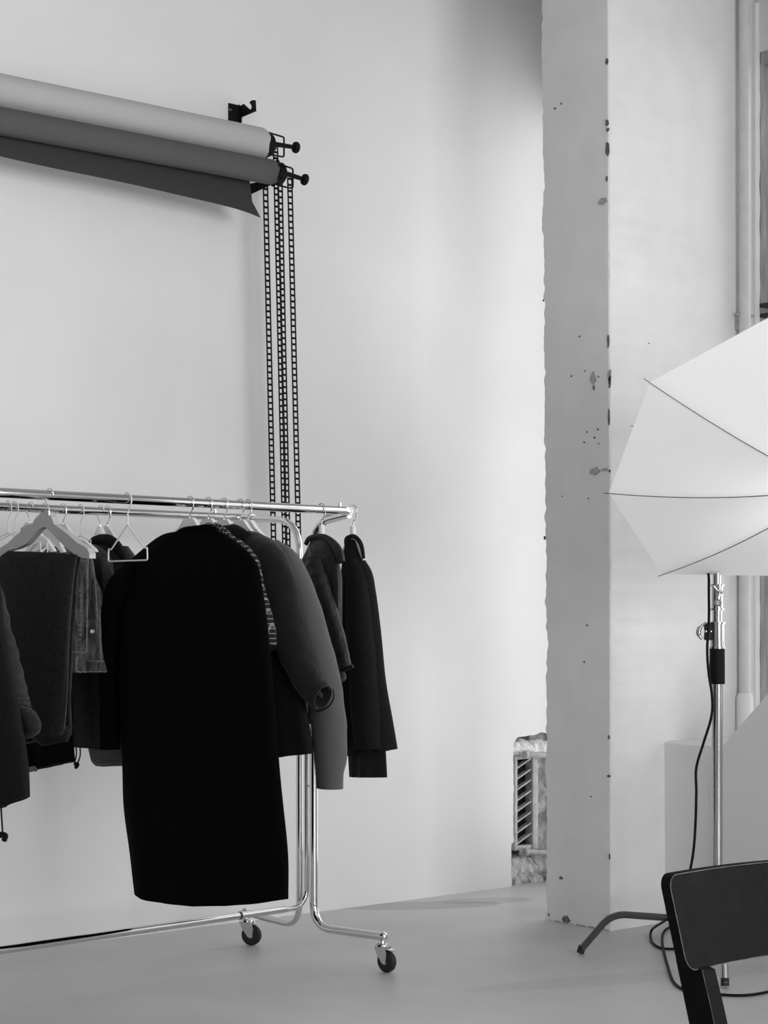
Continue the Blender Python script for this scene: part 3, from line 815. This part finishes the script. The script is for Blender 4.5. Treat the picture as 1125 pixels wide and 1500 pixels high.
tophook_hanger(t6, SF, 'white necked hanger holding the leather jacket', gF)
# --- tweed jacket
t7 = rail_t(517, SF)
g7 = garment('tweed_jacket', 'dark tweed jacket hanging at the outermost end of the front rail', 'jacket', t7, SF)
link('body', loft(t7, [(508, 790, 524, 791), (503, 812, 532, 815), (500, 838, 545, 838), (498, 870, 550, 868), (496, 930, 556, 920), (496, 1000, 564, 990), (500, 1060, 573, 1050), (507, 1108, 581, 1097)], [.010, .018, .024, .028, .03, .03, .03, .03], folds=.007, nf=3, seed=13), 'tweed', g7)
link('sleeve', sleeve(t7, [(514, 822, 11), (522, 850, 19), (526, 900, 24), (530, 960, 28), (535, 1020, 29), (541, 1098, 30)], dt=.02, seed=14, flat=.5), 'tweed', g7)
link('back_tail', loft(t7, [(508, 1060, 560, 1060), (510, 1100, 564, 1100), (512, 1138, 567, 1139)], [.015, .02, .02], folds=.003, seed=15, fstart=0), 'cloth_char', g7)
link('collar', strip(t7, [(507, 800, 3), (507, 790, 3), (513, 786, 3.2), (521, 787, 3.5), (529, 798, 3.5), (533, 818, 2.5)], 0, dt=.012, flat=.8), 'tweed', g7)
tophook_hanger(t7, SF, 'white necked hanger at the very end of the front rail, holding the tweed jacket', gF)

# --- empty white wire hanger between trousers and overcoat
t8 = rail_t(187, SF)
wire_hanger(t8, SF, 'empty thin white hanger on the front rail left of the overcoat', gF, half=.100, top=-.078, bot=-.188, r=.0024)
# --- trousers folded over the broad white hanger, its shaded face painted grey
t9 = rail_t(72, SF)
wh = thing('coat_hanger', 'broad white contoured hanger painted grey as if in shade, on the front rail with trousers over its bar', 'hanger', K(t9, SF, RZ-.06), gF)
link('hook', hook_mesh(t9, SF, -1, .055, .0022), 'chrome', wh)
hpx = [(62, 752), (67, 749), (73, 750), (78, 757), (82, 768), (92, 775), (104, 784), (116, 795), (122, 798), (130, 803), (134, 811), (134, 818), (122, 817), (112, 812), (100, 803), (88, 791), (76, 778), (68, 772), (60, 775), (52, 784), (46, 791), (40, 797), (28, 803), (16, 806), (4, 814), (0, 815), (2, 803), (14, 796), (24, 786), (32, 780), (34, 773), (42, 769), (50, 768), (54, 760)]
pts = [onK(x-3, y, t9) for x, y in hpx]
bm = B(); prism(bm, pts, -R_*.022); link('body', bm, mat('shaded_white_hanger', .46, .5), wh, smooth=False)  # darker copy of the white hanger colour, shade painted in
g9 = garment('folded_trousers', 'dark charcoal trousers folded over the broad white hanger', 'trousers', t9, SF)
link('front_leg', loft(t9, [(10, 807, 112, 812), (-4, 820, 110, 822), (-8, 850, 106, 850), (-4, 930, 101, 930), (8, 1020, 97, 1020), (20, 1060, 94, 1064), (24, 1078, 90, 1076)], [.012, .02, .022, .024, .024, .024, .024], folds=.006, nf=2, seed=16, wr=.004), 'trouser', g9)
link('rear_leg', loft(t9-.05, [(30, 814, 118, 814), (24, 850, 112, 850), (22, 930, 107, 930), (26, 1040, 104, 1030), (34, 1090, 105, 1076)], [.010, .014, .016, .016, .016], folds=.006, nf=2, seed=17, wr=.004), 'trouser', g9)
link('crease', strip(t9, [(112, 814, 1.6), (107, 850, 1.5), (103, 900, 1.4), (100, 950, 1.5), (98, 1010, 1.6), (94, 1062, 2.0), (90, 1075, 1.6)], 0, dt=.0, flat=.8), 'trouser_edge', g9)
link('crease', strip(t9-.05, [(112, 870, 1), (107, 930, 1.1), (104, 1000, 1.2), (103, 1030, 1.3), (105, 1068, 1.2)], 0, flat=.8), 'trouser_edge', g9)
link('turn_up', loft(t9-.02, [(40, 1062, 92, 1060), (42, 1078, 104, 1070), (60, 1092, 100, 1086)], [.02, .024, .012], seed=18, fstart=0), 'trouser', g9)
# --- knitted jumper at the left edge
t10 = rail_t(-60, SF)
g10 = garment('knit_cardigan', 'dark grey fuzzy knit cardigan at the left edge with a thick rolled cuff', 'cardigan', t10, SF)
link('body', loft(t10, [(-95, 800, -20, 800), (-130, 850, -5, 830), (-150, 950, 5, 930), (-150, 1050, 26, 1050), (-150, 1150, 36, 1120), (-148, 1190, 39, 1166)], [.02, .04, .05, .05, .05, .05], folds=.012, nf=3, seed=19, sag=14), 'cloth_dark', g10)
link('sleeve', sleeve(t10, [(-40, 830, 26), (-24, 870, 32), (-10, 930, 32), (-1, 980, 38), (7, 1030, 42), (11, 1048, 40)], dt=-.04, seed=20, wr=.006, crease=.003), 'cloth_knit', g10)
bm = strip(t10, [(-30, 1040, 13), (5, 1042, 13), (28, 1045, 13), (44, 1053, 13), (50, 1064, 11), (40, 1073, 9), (18, 1076, 8), (-10, 1078, 9)], 0, dt=-.045, seg=14, flat=1)
for v in bm.verts: v.co += noise.noise_vector(v.co*22)*.006
link('rolled_cuff', bm, 'cloth_knit', g10)
link('drawcord', strip(t10-.05, [(1, 1170, 1.6), (2, 1190, 1.3), (4, 1222, 1.3)], 0, flat=1), 'black', g10)
link('cord_end', strip(t10-.05, [(1, 1223, 5), (8, 1224, 4), (6, 1231, 4)], 0, flat=1), 'black', g10)
# --- denim jacket on the rear rail
gR = 'hangers on the rear rail'
t11 = rail_t(92, SB)
g11 = garment('denim_jacket', 'faded grey denim jacket with a snap button, half hidden by the trousers', 'jacket', t11, SB)
link('body', loft(t11, [(70, 800, 118, 803), (60, 815, 134, 815), (58, 850, 141, 848), (58, 880, 151, 875), (58, 905, 148, 900), (58, 945, 149, 945), (58, 968, 152, 968)], [.010, .02, .026, .03, .03, .03, .03], folds=.007, nf=5, seed=21, wr=.004), 'denim', g11)
link('waistband', loft(t11, [(58, 966, 152, 966), (58, 976, 154, 975), (58, 985, 156, 984)], .032, seed=22, wr=.001), 'denim', g11)
link('sleeve', sleeve(t11, [(122, 820, 9), (120, 850, 11), (118, 900, 12), (116, 945, 12)], dt=.045, seed=23, wr=.004, crease=.002), 'denim', g11)
link('sleeve_cuff', sleeve(t11, [(115, 943, 12), (115, 965, 12.5), (115, 985, 12)], dt=.045, seed=24, wr=.001), 'denim', g11)
for pl, dt in (([(129, 818, 1), (128, 880, 1.3), (127, 955, 1.3)], .052), ([(134, 818, 1), (140, 860, 1), (143, 920, 1)], .034), ([(146, 900, .9), (148, 968, 1)], .03),
               ([(104, 955, .8), (126, 956, .9)], .075), ([(128, 968, .9), (152, 969, 1)], .036), ([(128, 984, 1.2), (155, 984, 1.2)], .034), ([(113, 962, 1.3), (112, 982, 1.4), (126, 984.5, 1.2)], .078)):
    link('seam', strip(t11, pl, 0, dt=dt, flat=.8), 'denim_seam', g11)
for k in range(11):
    if k == 6: continue
    y = 864+k*7.2; q = [onK(x_, y_, t11+.058) for x_, y_ in ((112, y), (119, y), (119, y+2.6), (112, y+2.6))]
    bm = B(); prism(bm, q, R_*.004); link('stitch_mark', bm, 'denim_seam', g11, smooth=False)
bm = B(); c = onK(136, 925, t11+.045); disc(bm, c-R_*.004, R_, .0065, .012, 16, .002); link('snap_button', bm, 'button', g11)
bm = B(); q = [onK(x, y, t11+.036) for x, y in ((131, 907), (143, 907), (143, 929), (128, 929))]; prism(bm, q, R_*.004); link('pocket_flap', bm, 'denim', g11, smooth=False)
hanger(t11, SB, 'white hanger on the rear rail holding the denim jacket', gR, half=.19)
# --- dark overshirt and hooded jacket behind, rear rail
t12 = rail_t(118, SB)
g12 = garment('dark_overshirt', 'dark overshirt with narrow shoulders behind the denim jacket', 'shirt', t12, SB)
link('body', loft(t12, [(108, 797, 138, 797), (98, 806, 152, 806), (84, 826, 163, 822), (80, 860, 166, 846), (84, 930, 168, 920), (90, 1010, 168, 1000), (100, 1090, 168, 1095)], [.01, .02, .026, .028, .03, .03, .03], folds=.006, nf=3, seed=25), 'cloth_mid', g12)
link('sleeve', sleeve(t12, [(152, 820, 9), (158, 850, 10), (158, 900, 11), (156, 960, 11)], dt=.03, seed=31), 'cloth_mid', g12)
wire_hanger(t12, SB, 'thin wire hanger on the rear rail holding the dark overshirt', gR, half=.06, top=-.085, bot=-.14)
t13 = rail_t(147, SB)
g13 = garment('rain_jacket', 'dark jacket with a broad turned collar on the rear rail behind the empty wire hanger', 'jacket', t13, SB)
link('body', loft(t13, [(136, 794, 164, 793), (124, 806, 176, 810), (112, 826, 184, 832), (108, 870, 190, 870), (106, 950, 196, 950), (105, 1040, 200, 1040), (104, 1094, 200, 1098)], [.01, .02, .028, .03, .03, .03, .03], folds=.002, nf=3, seed=26), 'cloth_mid', g13)
link('collar', strip(t13, [(132, 800, 6), (140, 792, 7), (155, 790, 8), (168, 797, 8), (178, 812, 6), (183, 826, 3)], 0, dt=.012, flat=1.1), 'cloth_dark', g13)
link('hem_band', loft(t13, [(107, 1084, 198, 1088), (109, 1094, 198, 1098)], .032, seed=27, wr=.001, fstart=0), 'cloth_char', g13)
link('drawcord', strip(t13+.03, [(111, 1092, 1.1), (112, 1104, 1.0), (109, 1118, 1.2)], 0, flat=1), 'black', g13)
link('drawcord', strip(t13+.03, [(117, 1092, 1.1), (117.5, 1106, 1.0), (114, 1118, 1.2)], 0, flat=1), 'black', g13)
link('cord_end', strip(t13+.03, [(110, 1119, 3), (113, 1120, 3.5), (111, 1125, 2.5)], 0, flat=1), 'black', g13)
hh = tophook_hanger(t13, SB, 'white hanger with a thick neck on the rear rail behind the empty wire hanger', gR, -1)
bm = B(); lathe(bm, K(t13, SB, RZ-.106), (0, 0, 1), [(0, .027), (.03, .020), (.048, .012)], 20); link('neck_cap', bm, 'hanger', hh)
t14 = rail_t(157, SB)
g14 = garment('grey_sweatshirt', 'heather grey sweatshirt whose pale hem shows under the dark jacket by the overcoat', 'sweatshirt', t14, SB)
link('body', loft(t14, [(160, 800, 188, 800), (148, 830, 205, 830), (140, 900, 215, 900), (135, 1000, 220, 1000), (130, 1080, 220, 1085), (129, 1100, 220, 1104)], [.01, .02, .025, .028, .028, .028], folds=.004, seed=28), 'jersey', g14)
link('hem_band', loft(t14, [(129, 1096, 220, 1100), (133, 1114, 220, 1113), (140, 1122, 220, 1122)], .03, seed=29, wr=.003, fstart=0), 'jersey', g14)
link('sleeve', sleeve(t14, [(196, 850, 12), (186, 950, 12), (176, 1050, 12), (168, 1103, 12)], dt=.03, seed=30), 'jersey', g14)
hanger(t14, SB, 'white hanger on the rear rail holding the grey sweatshirt', gR, half=.06)
t15 = rail_t(66, SB)
g15 = garment('black_skirt', 'black garment whose straight hem hangs lowest under the folded trousers', 'skirt', t15, SB)
link('body', loft(t15, [(40, 830, 90, 830), (32, 900, 100, 900), (28, 1000, 104, 1000), (30, 1070, 106, 1070), (34, 1130, 109, 1115)], [.015, .025, .028, .03, .03], folds=.004, seed=32), 'cloth_black', g15)
link('lining_hem', strip(t15+.03, [(40, 1128, 4), (50, 1126, 4), (53, 1128, 3)], 0, flat=.8), 'jersey', g15)
hanger(t15, SB, 'white hanger on the rear rail holding the black skirt', gR, half=.11)
t17 = rail_t(44, SB)
hanger(t17, SB, 'bare white hanger seen through the arch of the broad hanger', gR, half=.14, flip=-1)
t18 = rail_t(12, SB); t19 = rail_t(22, SB)
wire_hanger(t18, SB, 'outer of two thin wire hangers at the left end of the rear rail in view', gR, half=.19, top=-.085, bot=-.16)
wire_hanger(t19, SB, 'inner of two thin wire hangers at the left end of the rear rail in view', gR, half=.19, top=-.082, bot=-.16)

# ================= LIGHT STAND AND UMBRELLA =================
SD = 6.45
def S(px, py, d=SD): return P(px, py, d)
base = W((1050-CX)/F*SD, SD, 0)
stand = thing('light_stand', 'chrome light stand with a black grip sleeve under the white umbrella', 'light stand', base)
def vt(nm, y0, y1, r, m='steel', seg=24):
    a, b = S(1051.5, y0), S(1051.5, y1); a.x = b.x = base.x+.002; a.y = b.y = base.y
    bm = B(); tube(bm, [a, b], r, seg); return link(nm, bm, m, stand)
zz = lambda y: HC-(y-HY)/F*SD
vt('lower_tube', 1001, 1352, .0190)
vt('grip_sleeve', 950, 1002, .0265, 'black')
vt('lower_collar', 912, 950, .0235)
vt('collar_flange', 947, 950, .0275); vt('collar_flange', 911, 914, .0275)
vt('middle_tube', 893, 912, .0165)
vt('upper_collar', 857, 893, .0190)
vt('collar_flange', 891, 894, .0240); vt('collar_flange', 856, 858.5, .0240)
ztop = 1.86
bm = B(); tube(bm, [base+HUP*zz(857), base+HUP*ztop], .0140, 20); link('upper_tube', bm, 'steel', stand)
cr = Vector((ca, -sa, 0)); cd = Vector((sa, ca, 0))
# T-handle of the lower clamp and the round bolt of the upper one
kb = base+HUP*zz(925)
bm = B(); tube(bm, [kb, kb-cr*.045-cd*.01], .006, 10); tube(bm, spline([kb-cr*.050-cd*.01+HUP*.030+cr*.012, kb-cr*.060-cd*.01+HUP*.012, kb-cr*.064-cd*.01-HUP*.01, kb-cr*.052-cd*.01-HUP*.026], 5), [.005]*5+[.009]*6+[.006]*5, 12)
link('clamp_handle', bm, 'steel', stand)
bm = B(); box(bm, Vector((-.012, -.012, -.03)), Vector((.012, .012, .03)), .003)
for v in bm.verts: v.co += kb-cr*.028
link('clamp_block', bm, 'darkiron', stand)
kb2 = base+HUP*zz(883)-cd*.02
bm = B(); lathe(bm, kb2, -cd, [(0, .013), (.006, .013), (.008, .009), (.012, .008)], 20); link('clamp_bolt', bm, 'steel', stand)
kb3 = base+HUP*zz(864)-cd*.018
bm = B(); tube(bm, [kb3, kb3-cd*.03-cr*.008], .006, 10); tube(bm, [kb3-cd*.03-cr*.02+HUP*.012, kb3-cd*.03-cr*.006-HUP*.004, kb3-cd*.03+cr*.012-HUP*.010], .0055, 10); tube(bm, [kb3-cd*.03+HUP*.022, kb3-cd*.03-HUP*.022], .004, 10)
link('clamp_handle', bm, 'steel', stand)
# three bent legs of the turtle base
tip1 = PZv(850, 1398, 0); tip2 = PZv(1062, 1447, 0)
def leg(tip, h, kx=.30, m='steel', rad=.10):
    d = (tip-base); d.z = 0; L_ = d.length; u = d.normalized()
    top = base+HUP*h
    bm = B(); tube(bm, bend([top, base+u*(L_*(1-kx))+HUP*(h+.004), tip+HUP*.014], rad, 12), .0125, 16)
    lg = link('leg', bm, m, stand)
    bm = B(); v = (tip-(base+u*(L_*(1-kx))+HUP*h)).normalized(); tube(bm, [tip+HUP*.020-v*.012, tip+HUP*.006], .0135, 16); link('foot_cap', bm, 'blackrub', lg)
leg(tip1, .146, .235, 'tubegrey', .055)
leg(tip2, .215, .25)
d3 = -((tip1-base).normalized()+(tip2-base).normalized()); leg(base+Vector((d3.x, d3.y, 0)).normalized()*.48, .19, .3)
bm = B(); lathe(bm, base+HUP*.14, (0, 0, 1), [(0, .022), (0, .026), (.10, .026), (.105, .022)], 20); link('hub_collar', bm, 'steel', stand)

# umbrella, white shoot-through, convex side down toward the rack
U = (1.373, 1.738, 0.281, -0.891, 4.335, 0.175, 1.629, -0.694)
Cc = Vector((U[0], 6.0, U[1])); nn_ = Vector((math.sin(U[2])*math.cos(U[3]), -math.cos(U[2])*math.cos(U[3]), math.sin(U[3])))
ua = nn_.cross(Vector((0, 0, 1))).normalized(); ub = ua.cross(nn_)
tipfix = {1: (952, 560), 2: (892, 722), 3: (970, 841)}
def c2w(v): return W(v.x, v.y, v.z)
tips = []
for k in range(8):
    an = U[4]-2*PI/8*k
    v = Cc+(ua*math.cos(an)+ub*math.sin(an))*U[7]
    if k in tipfix:
        x, y = tipfix[k]; v = Vector(((x-CX)/F*v.y, v.y, HC-(y-HY)/F*v.y))
    tips.append(v)
def rib(k, s):
    c = Cc; v = tips[k]
    return c+(v-c)*s+nn_*U[5]*(1-s**U[6])*1.0
umb = thing('photo_umbrella', 'large white translucent photo umbrella tilted down beside the pier', 'umbrella', c2w(Cc))
bm = B(); NS, NT = 20, 12; cols = []
for k in range(8):
    k2 = (k+1) % 8
    for j in range(NT):
        f = j/NT; col = []
        for i in range(NS+1):
            s = .02+.98*i/NS
            a, b = rib(k, s), rib(k2, s)
            p = a*(1-f)+b*f
            # panel is taut: slightly fuller than the chord near the hub, straight hem
            p = p - nn_*(.012*math.sin(PI*f)*math.sin(PI*s)) 
            ripple = .0035*math.sin(f*PI*6+k)*max(0, s-.75)/.25*(1-abs(2*f-1))*0
            col.append(bm.verts.new(c2w(p+nn_*ripple)))
        cols.append(col)
nc = len(cols)
for a in range(nc):
    for i in range(NS): bm.faces.new((cols[a][i], cols[a][i+1], cols[(a+1) % nc][i+1], cols[(a+1) % nc][i]))
link('canopy', bm, 'umbrella', umb)
for k in range(8):
    pts = [c2w(rib(k, .03+(1.0 if k else 1.0)*.995*i/24)+nn_*.003) for i in range(25)]
    bm = B(); tube(bm, pts, [.0012+.0004*(1-i/24) for i in range(25)], 8); link('rib', bm, 'rib', umb)
hub = Cc+nn_*U[5]
bm = B(); tube(bm, [c2w(hub+nn_*.03), c2w(hub-nn_*.45)], .005, 12); link('shaft', bm, 'rib', umb)
bm = B(); lathe(bm, c2w(hub), (c2w(hub+nn_)-c2w(hub)), [(0, .016), (.012, .016), (.02, .008), (.035, .005)], 16); link('ferrule', bm, 'black', umb)
# flash head behind the umbrella on a short arm
hp_ = Cc-nn_*.20
hd = thing('flash_head', 'black flash head held behind the white umbrella', 'flash', c2w(hp_))
axh = (c2w(hub)-c2w(hp_)).normalized()
off_ = Vector((0, 0, -.055))
bm = B(); lathe(bm, c2w(hp_)+off_-axh*.13, axh, [(0, .040), (.01, .048), (.13, .048), (.135, .055), (.15, .062)], 28); link('body', bm, 'black', hd)
bm = B(); lathe(bm, c2w(hp_)+off_+axh*.015, axh, [(0, .045), (.012, .045), (.016, .030)], 24); link('flash_glass', bm, 'umbrella', hd)
bm = B(); stp = base+HUP*(ztop-.03); tube(bm, [stp, c2w(hp_)-axh*.02], .009, 12); lathe(bm, c2w(hp_)-axh*.04, axh, [(0, .012), (.05, .012)], 16); link('grip_arm', bm, 'black', stand)

# power cable from the flash head down the stand and over the floor
cd_ = 6.42
def cpt(x, y, d=cd_): return P(x, y, d)
f1 = lambda x, y: PZv(x, y, .005)
cab = [c2w(hp_)-axh*.12+off_, cpt(1041, 780, 6.48), cpt(1038.5, 850), cpt(1038.5, 905), cpt(1036, 950), cpt(1038, 985), cpt(1043, 1020), cpt(1042, 1050), cpt(1030, 1090), cpt(1020, 1125), cpt(1020, 1160), cpt(1019, 1200), cpt(1016, 1245), cpt(1009, 1285), cpt(1000, 1330)]
cab += [P(975, 1348, 6.50), PZv(955, 1362, .02), PZv(954, 1378, .006), PZv(966, 1388, .006), PZv(985, 1390, .006), PZv(1010, 1388, .006), PZv(1015, 1372, .006), PZv(998, 1356, .006), PZv(975, 1362, .008), PZv(970, 1380, .006), PZv(978, 1415, .006), PZv(988, 1440, .006), PZv(1010, 1452, .006), PZv(1050, 1456.5, .006), PZv(1090, 1458, .006), PZv(1125, 1453, .006), PZv(1180, 1440, .006)]
bm = B(); tube(bm, spline(cab, 8), .0047, 10)
tag(link('power_cable', bm, 'black'), 'black power cable hanging from the stand and looping over the floor', 'cable')

# grey board leaning at the window parapet
XB = PARX-.03
q = [PXv(1056, 1096, XB), PXv(1125, 1016, XB), PXv(1215, 906, XB), PXv(1330, 985, XB)]
q = [Vector((XB, p.y, p.z)) for p in q]
q += [Vector((XB, q[3].y, .0)), Vector((XB, q[0].y, .0))]
bm = B(); prism(bm, q, Vector((.012, 0, 0)))
bd = link('reflector_board', bm, 'board', smooth=False)
tag(bd, 'flat grey board with a slanting edge standing against the window sill wall', 'board')

# ================= CHAIR =================
yw = math.radians(34)
E1 = Vector((math.cos(yw), math.sin(yw), 0)); E2 = Vector((math.sin(yw), -math.cos(yw), 0))
O = Vector(((978-CX)/F*2.9, 2.9, 0))
def Cw(a, q, z):
    v = O+E1*a+E2*q; return W(v.x, v.y, z)
chair = thing('wooden_chair', 'dark painted wooden chair with a wide curved backrest in the foreground', 'chair', Cw(.21, .22, 0))
ZT, ZB = .796, .655; rec = .0443/.14; WID = .43
def qz(z): return (ZT-z)*rec
def board_bm(inset=0, thick=.021, front=0):
    bm = B(); nu, ring_f, ring_b = 0, [], []
    r = .022; pts = []
    a0, a1, z0, z1 = 0+inset, WID-inset, ZB+inset, ZT-inset
    def arc(cx, cz, s, e):
        for k in range(7):
            an = s+(e-s)*k/6; pts.append((cx+r*math.cos(an), cz+r*math.sin(an)))
    arc(a0+r, z1-r, PI, PI/2)
    for k in range(1, 20): pts.append((a0+r+(a1-a0-2*r)*k/20, z1))
    arc(a1-r, z1-r, PI/2, 0); arc(a1-r, z0+r, 0, -PI/2)
    for k in range(1, 20): pts.append((a1-r-(a1-a0-2*r)*k/20, z0))
    arc(a0+r, z0+r, -PI/2, -PI)
    curve = lambda a: -.030*math.sin(PI*max(0, min(1, a/WID)))
    n = len(pts)
    f_ = [bm.verts.new(Cw(a, qz(z)+curve(a)+front, z)) for a, z in pts]
    b_ = [bm.verts.new(Cw(a, qz(z)+curve(a)-thick, z)) for a, z in pts]
    for i in range(n): bm.faces.new((f_[i], f_[(i+1) % n], b_[(i+1) % n], b_[i]))
    # faces as columns so the curve is kept
    m1 = bm.faces.new(f_); m2 = bm.faces.new(b_[::-1]); bmesh.ops.triangulate(bm, faces=[m1, m2], quad_method='BEAUTY', ngon_method='BEAUTY')
    return bm, f_, pts, curve
bm, f_, pts, curve = board_bm()
bk = link('backrest', bm, 'chair', chair)
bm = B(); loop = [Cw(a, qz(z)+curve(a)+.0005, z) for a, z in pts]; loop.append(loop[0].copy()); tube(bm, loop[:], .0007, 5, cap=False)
link('edge_highlight', bm, 'chair_highlight', bk)  # pale line painted as light along the backrest rim
for a in (.028, WID-.053):
    bm = B(); rows = []
    for z, qo, dep in ((.72, .008, .030), (.6615, .008, .062), (.654, .008, .062), (.60, .010, .064), (.45, .012, .066), (.25, .0, .050), (.0, -.055, .036)):
        qq = qz(max(z, .42)) + qo if z >= .4 else qz(.42)+qo-(.42-z)*.25
        x0_ = a if a < .2 else a
        if z > .656: f0, b0 = qz(z)-.0265, (qz(z)-.045 if z > .7 else qz(z)-.054)
        else: f0, b0 = qq-.004, qq-dep
        rows.append([bm.verts.new(Cw(x0_+dx, qv, z)) for dx, qv in ((0, f0), (.025, f0), (.025, b0), (0, b0))])
    for i in range(len(rows)-1):
        for k in range(4): bm.faces.new((rows[i][k], rows[i][(k+1) % 4], rows[i+1][(k+1) % 4], rows[i+1][k]))
    bm.faces.new(rows[0]); bm.faces.new(rows[-1])
    pl = link('rear_leg', bm, 'chair', chair, smooth=False)
    bm = B(); tube(bm, [Cw(a, qz(z)+.0045+(.008 if z < .64 else .006)-.008, z) for z in (.655, .60, .52, .46)], .0009, 5); link('edge_highlight', bm, 'chair_highlight', pl)  # pale line painted as the highlight down the post edge
for a in (.03, WID-.055):
    bm = B(); tube(bm, [Cw(a+.0125, .48, .44), Cw(a+.0125, .50, 0)], [.019, .013], 14); link('front_leg', bm, 'chair', chair)
bm = B(); pr = []
for a, q_ in ((.0, .10), (WID, .10), (WID+.015, .50), (WID-.03, .53), (.03, .53), (-.015, .50)): pr.append(Cw(a, q_, .435))
prism(bm, pr, Vector((0, 0, .018))); link('seat', bm, 'chair', chair, smooth=False)
bm = B(); tube(bm, [Cw(.05, .12, .41), Cw(WID-.05, .12, .41)], .012, 10); tube(bm, [Cw(.05, .48, .41), Cw(WID-.05, .48, .41)], .012, 10); link('seat_rail', bm, 'chair', chair)

# ================= LIGHT =================
wd = bpy.data.worlds.new('World'); bpy.context.scene.world = wd; wd.use_nodes = True
bg = wd.node_tree.nodes['Background']; bg.inputs['Color'].default_value = (.8, .8, .8, 1); bg.inputs['Strength'].default_value = 1.0
def area(name, loc, sx, sy, rot, power, spread=180):
    l = bpy.data.lights.new(name, 'AREA'); l.shape = 'RECTANGLE'; l.size = sx; l.size_y = sy; l.energy = power; l.spread = math.radians(spread)
    o = bpy.data.objects.new(name, l); C.objects.link(o); o.location = loc; o.rotation_euler = rot
    return o
# daylight in the windows: rotation (0, -90, 0) looks toward -X ... area lights shine along local -Z
toL = (0, math.radians(90), 0)
area('daylight_window_1', (WX-.03, (1.65+4.78)/2, (SILL+WTOP)/2), WTOP-SILL-.1, 4.78-1.65, toL, 24, 105)
area('daylight_window_2', (WX-.03, -.72, (SILL+WTOP)/2), WTOP-SILL-.1, 3.6, toL, 190)
area('daylight_window_3', (WX-.03, (PY2+.08+WY-.02)/2, 1.78), 3.4, WY-PY2-.12, toL, 10.5, 145)
area('daylight_window_4', (3.05, YR+.03, 2.15), 3.6, 2.6, (math.radians(90), 0, 0), 225)

# added spot at the flash head, there only to brighten the umbrella
ml = bpy.data.lights.new('umbrella_fill_spot', 'SPOT'); ml.energy = 2.4; ml.spot_size = math.radians(150); ml.spot_blend = .8; ml.shadow_soft_size = .05
mo = bpy.data.objects.new('umbrella_fill_spot', ml); C.objects.link(mo); mo.location = c2w(hp_)+off_+axh*.03; mo.rotation_euler = axh.to_track_quat('-Z', 'Y').to_euler()
# ================= CAMERA =================
cam = bpy.data.cameras.new('Camera'); co = bpy.data.objects.new('Camera', cam); C.objects.link(co)
co.location = (0, 0, HC); co.rotation_euler = (PI/2, 0, -A)
cam.sensor_fit = 'VERTICAL'; cam.sensor_height = 24; cam.lens = F/1500*24; cam.shift_y = (HY-750)/1500
cam.clip_start = .05; cam.clip_end = 60
sc = bpy.context.scene; sc.camera = co
sc.view_settings.view_transform = 'Standard'; sc.view_settings.look = 'None'; sc.view_settings.gamma = 1
sc.view_settings.exposure = .25
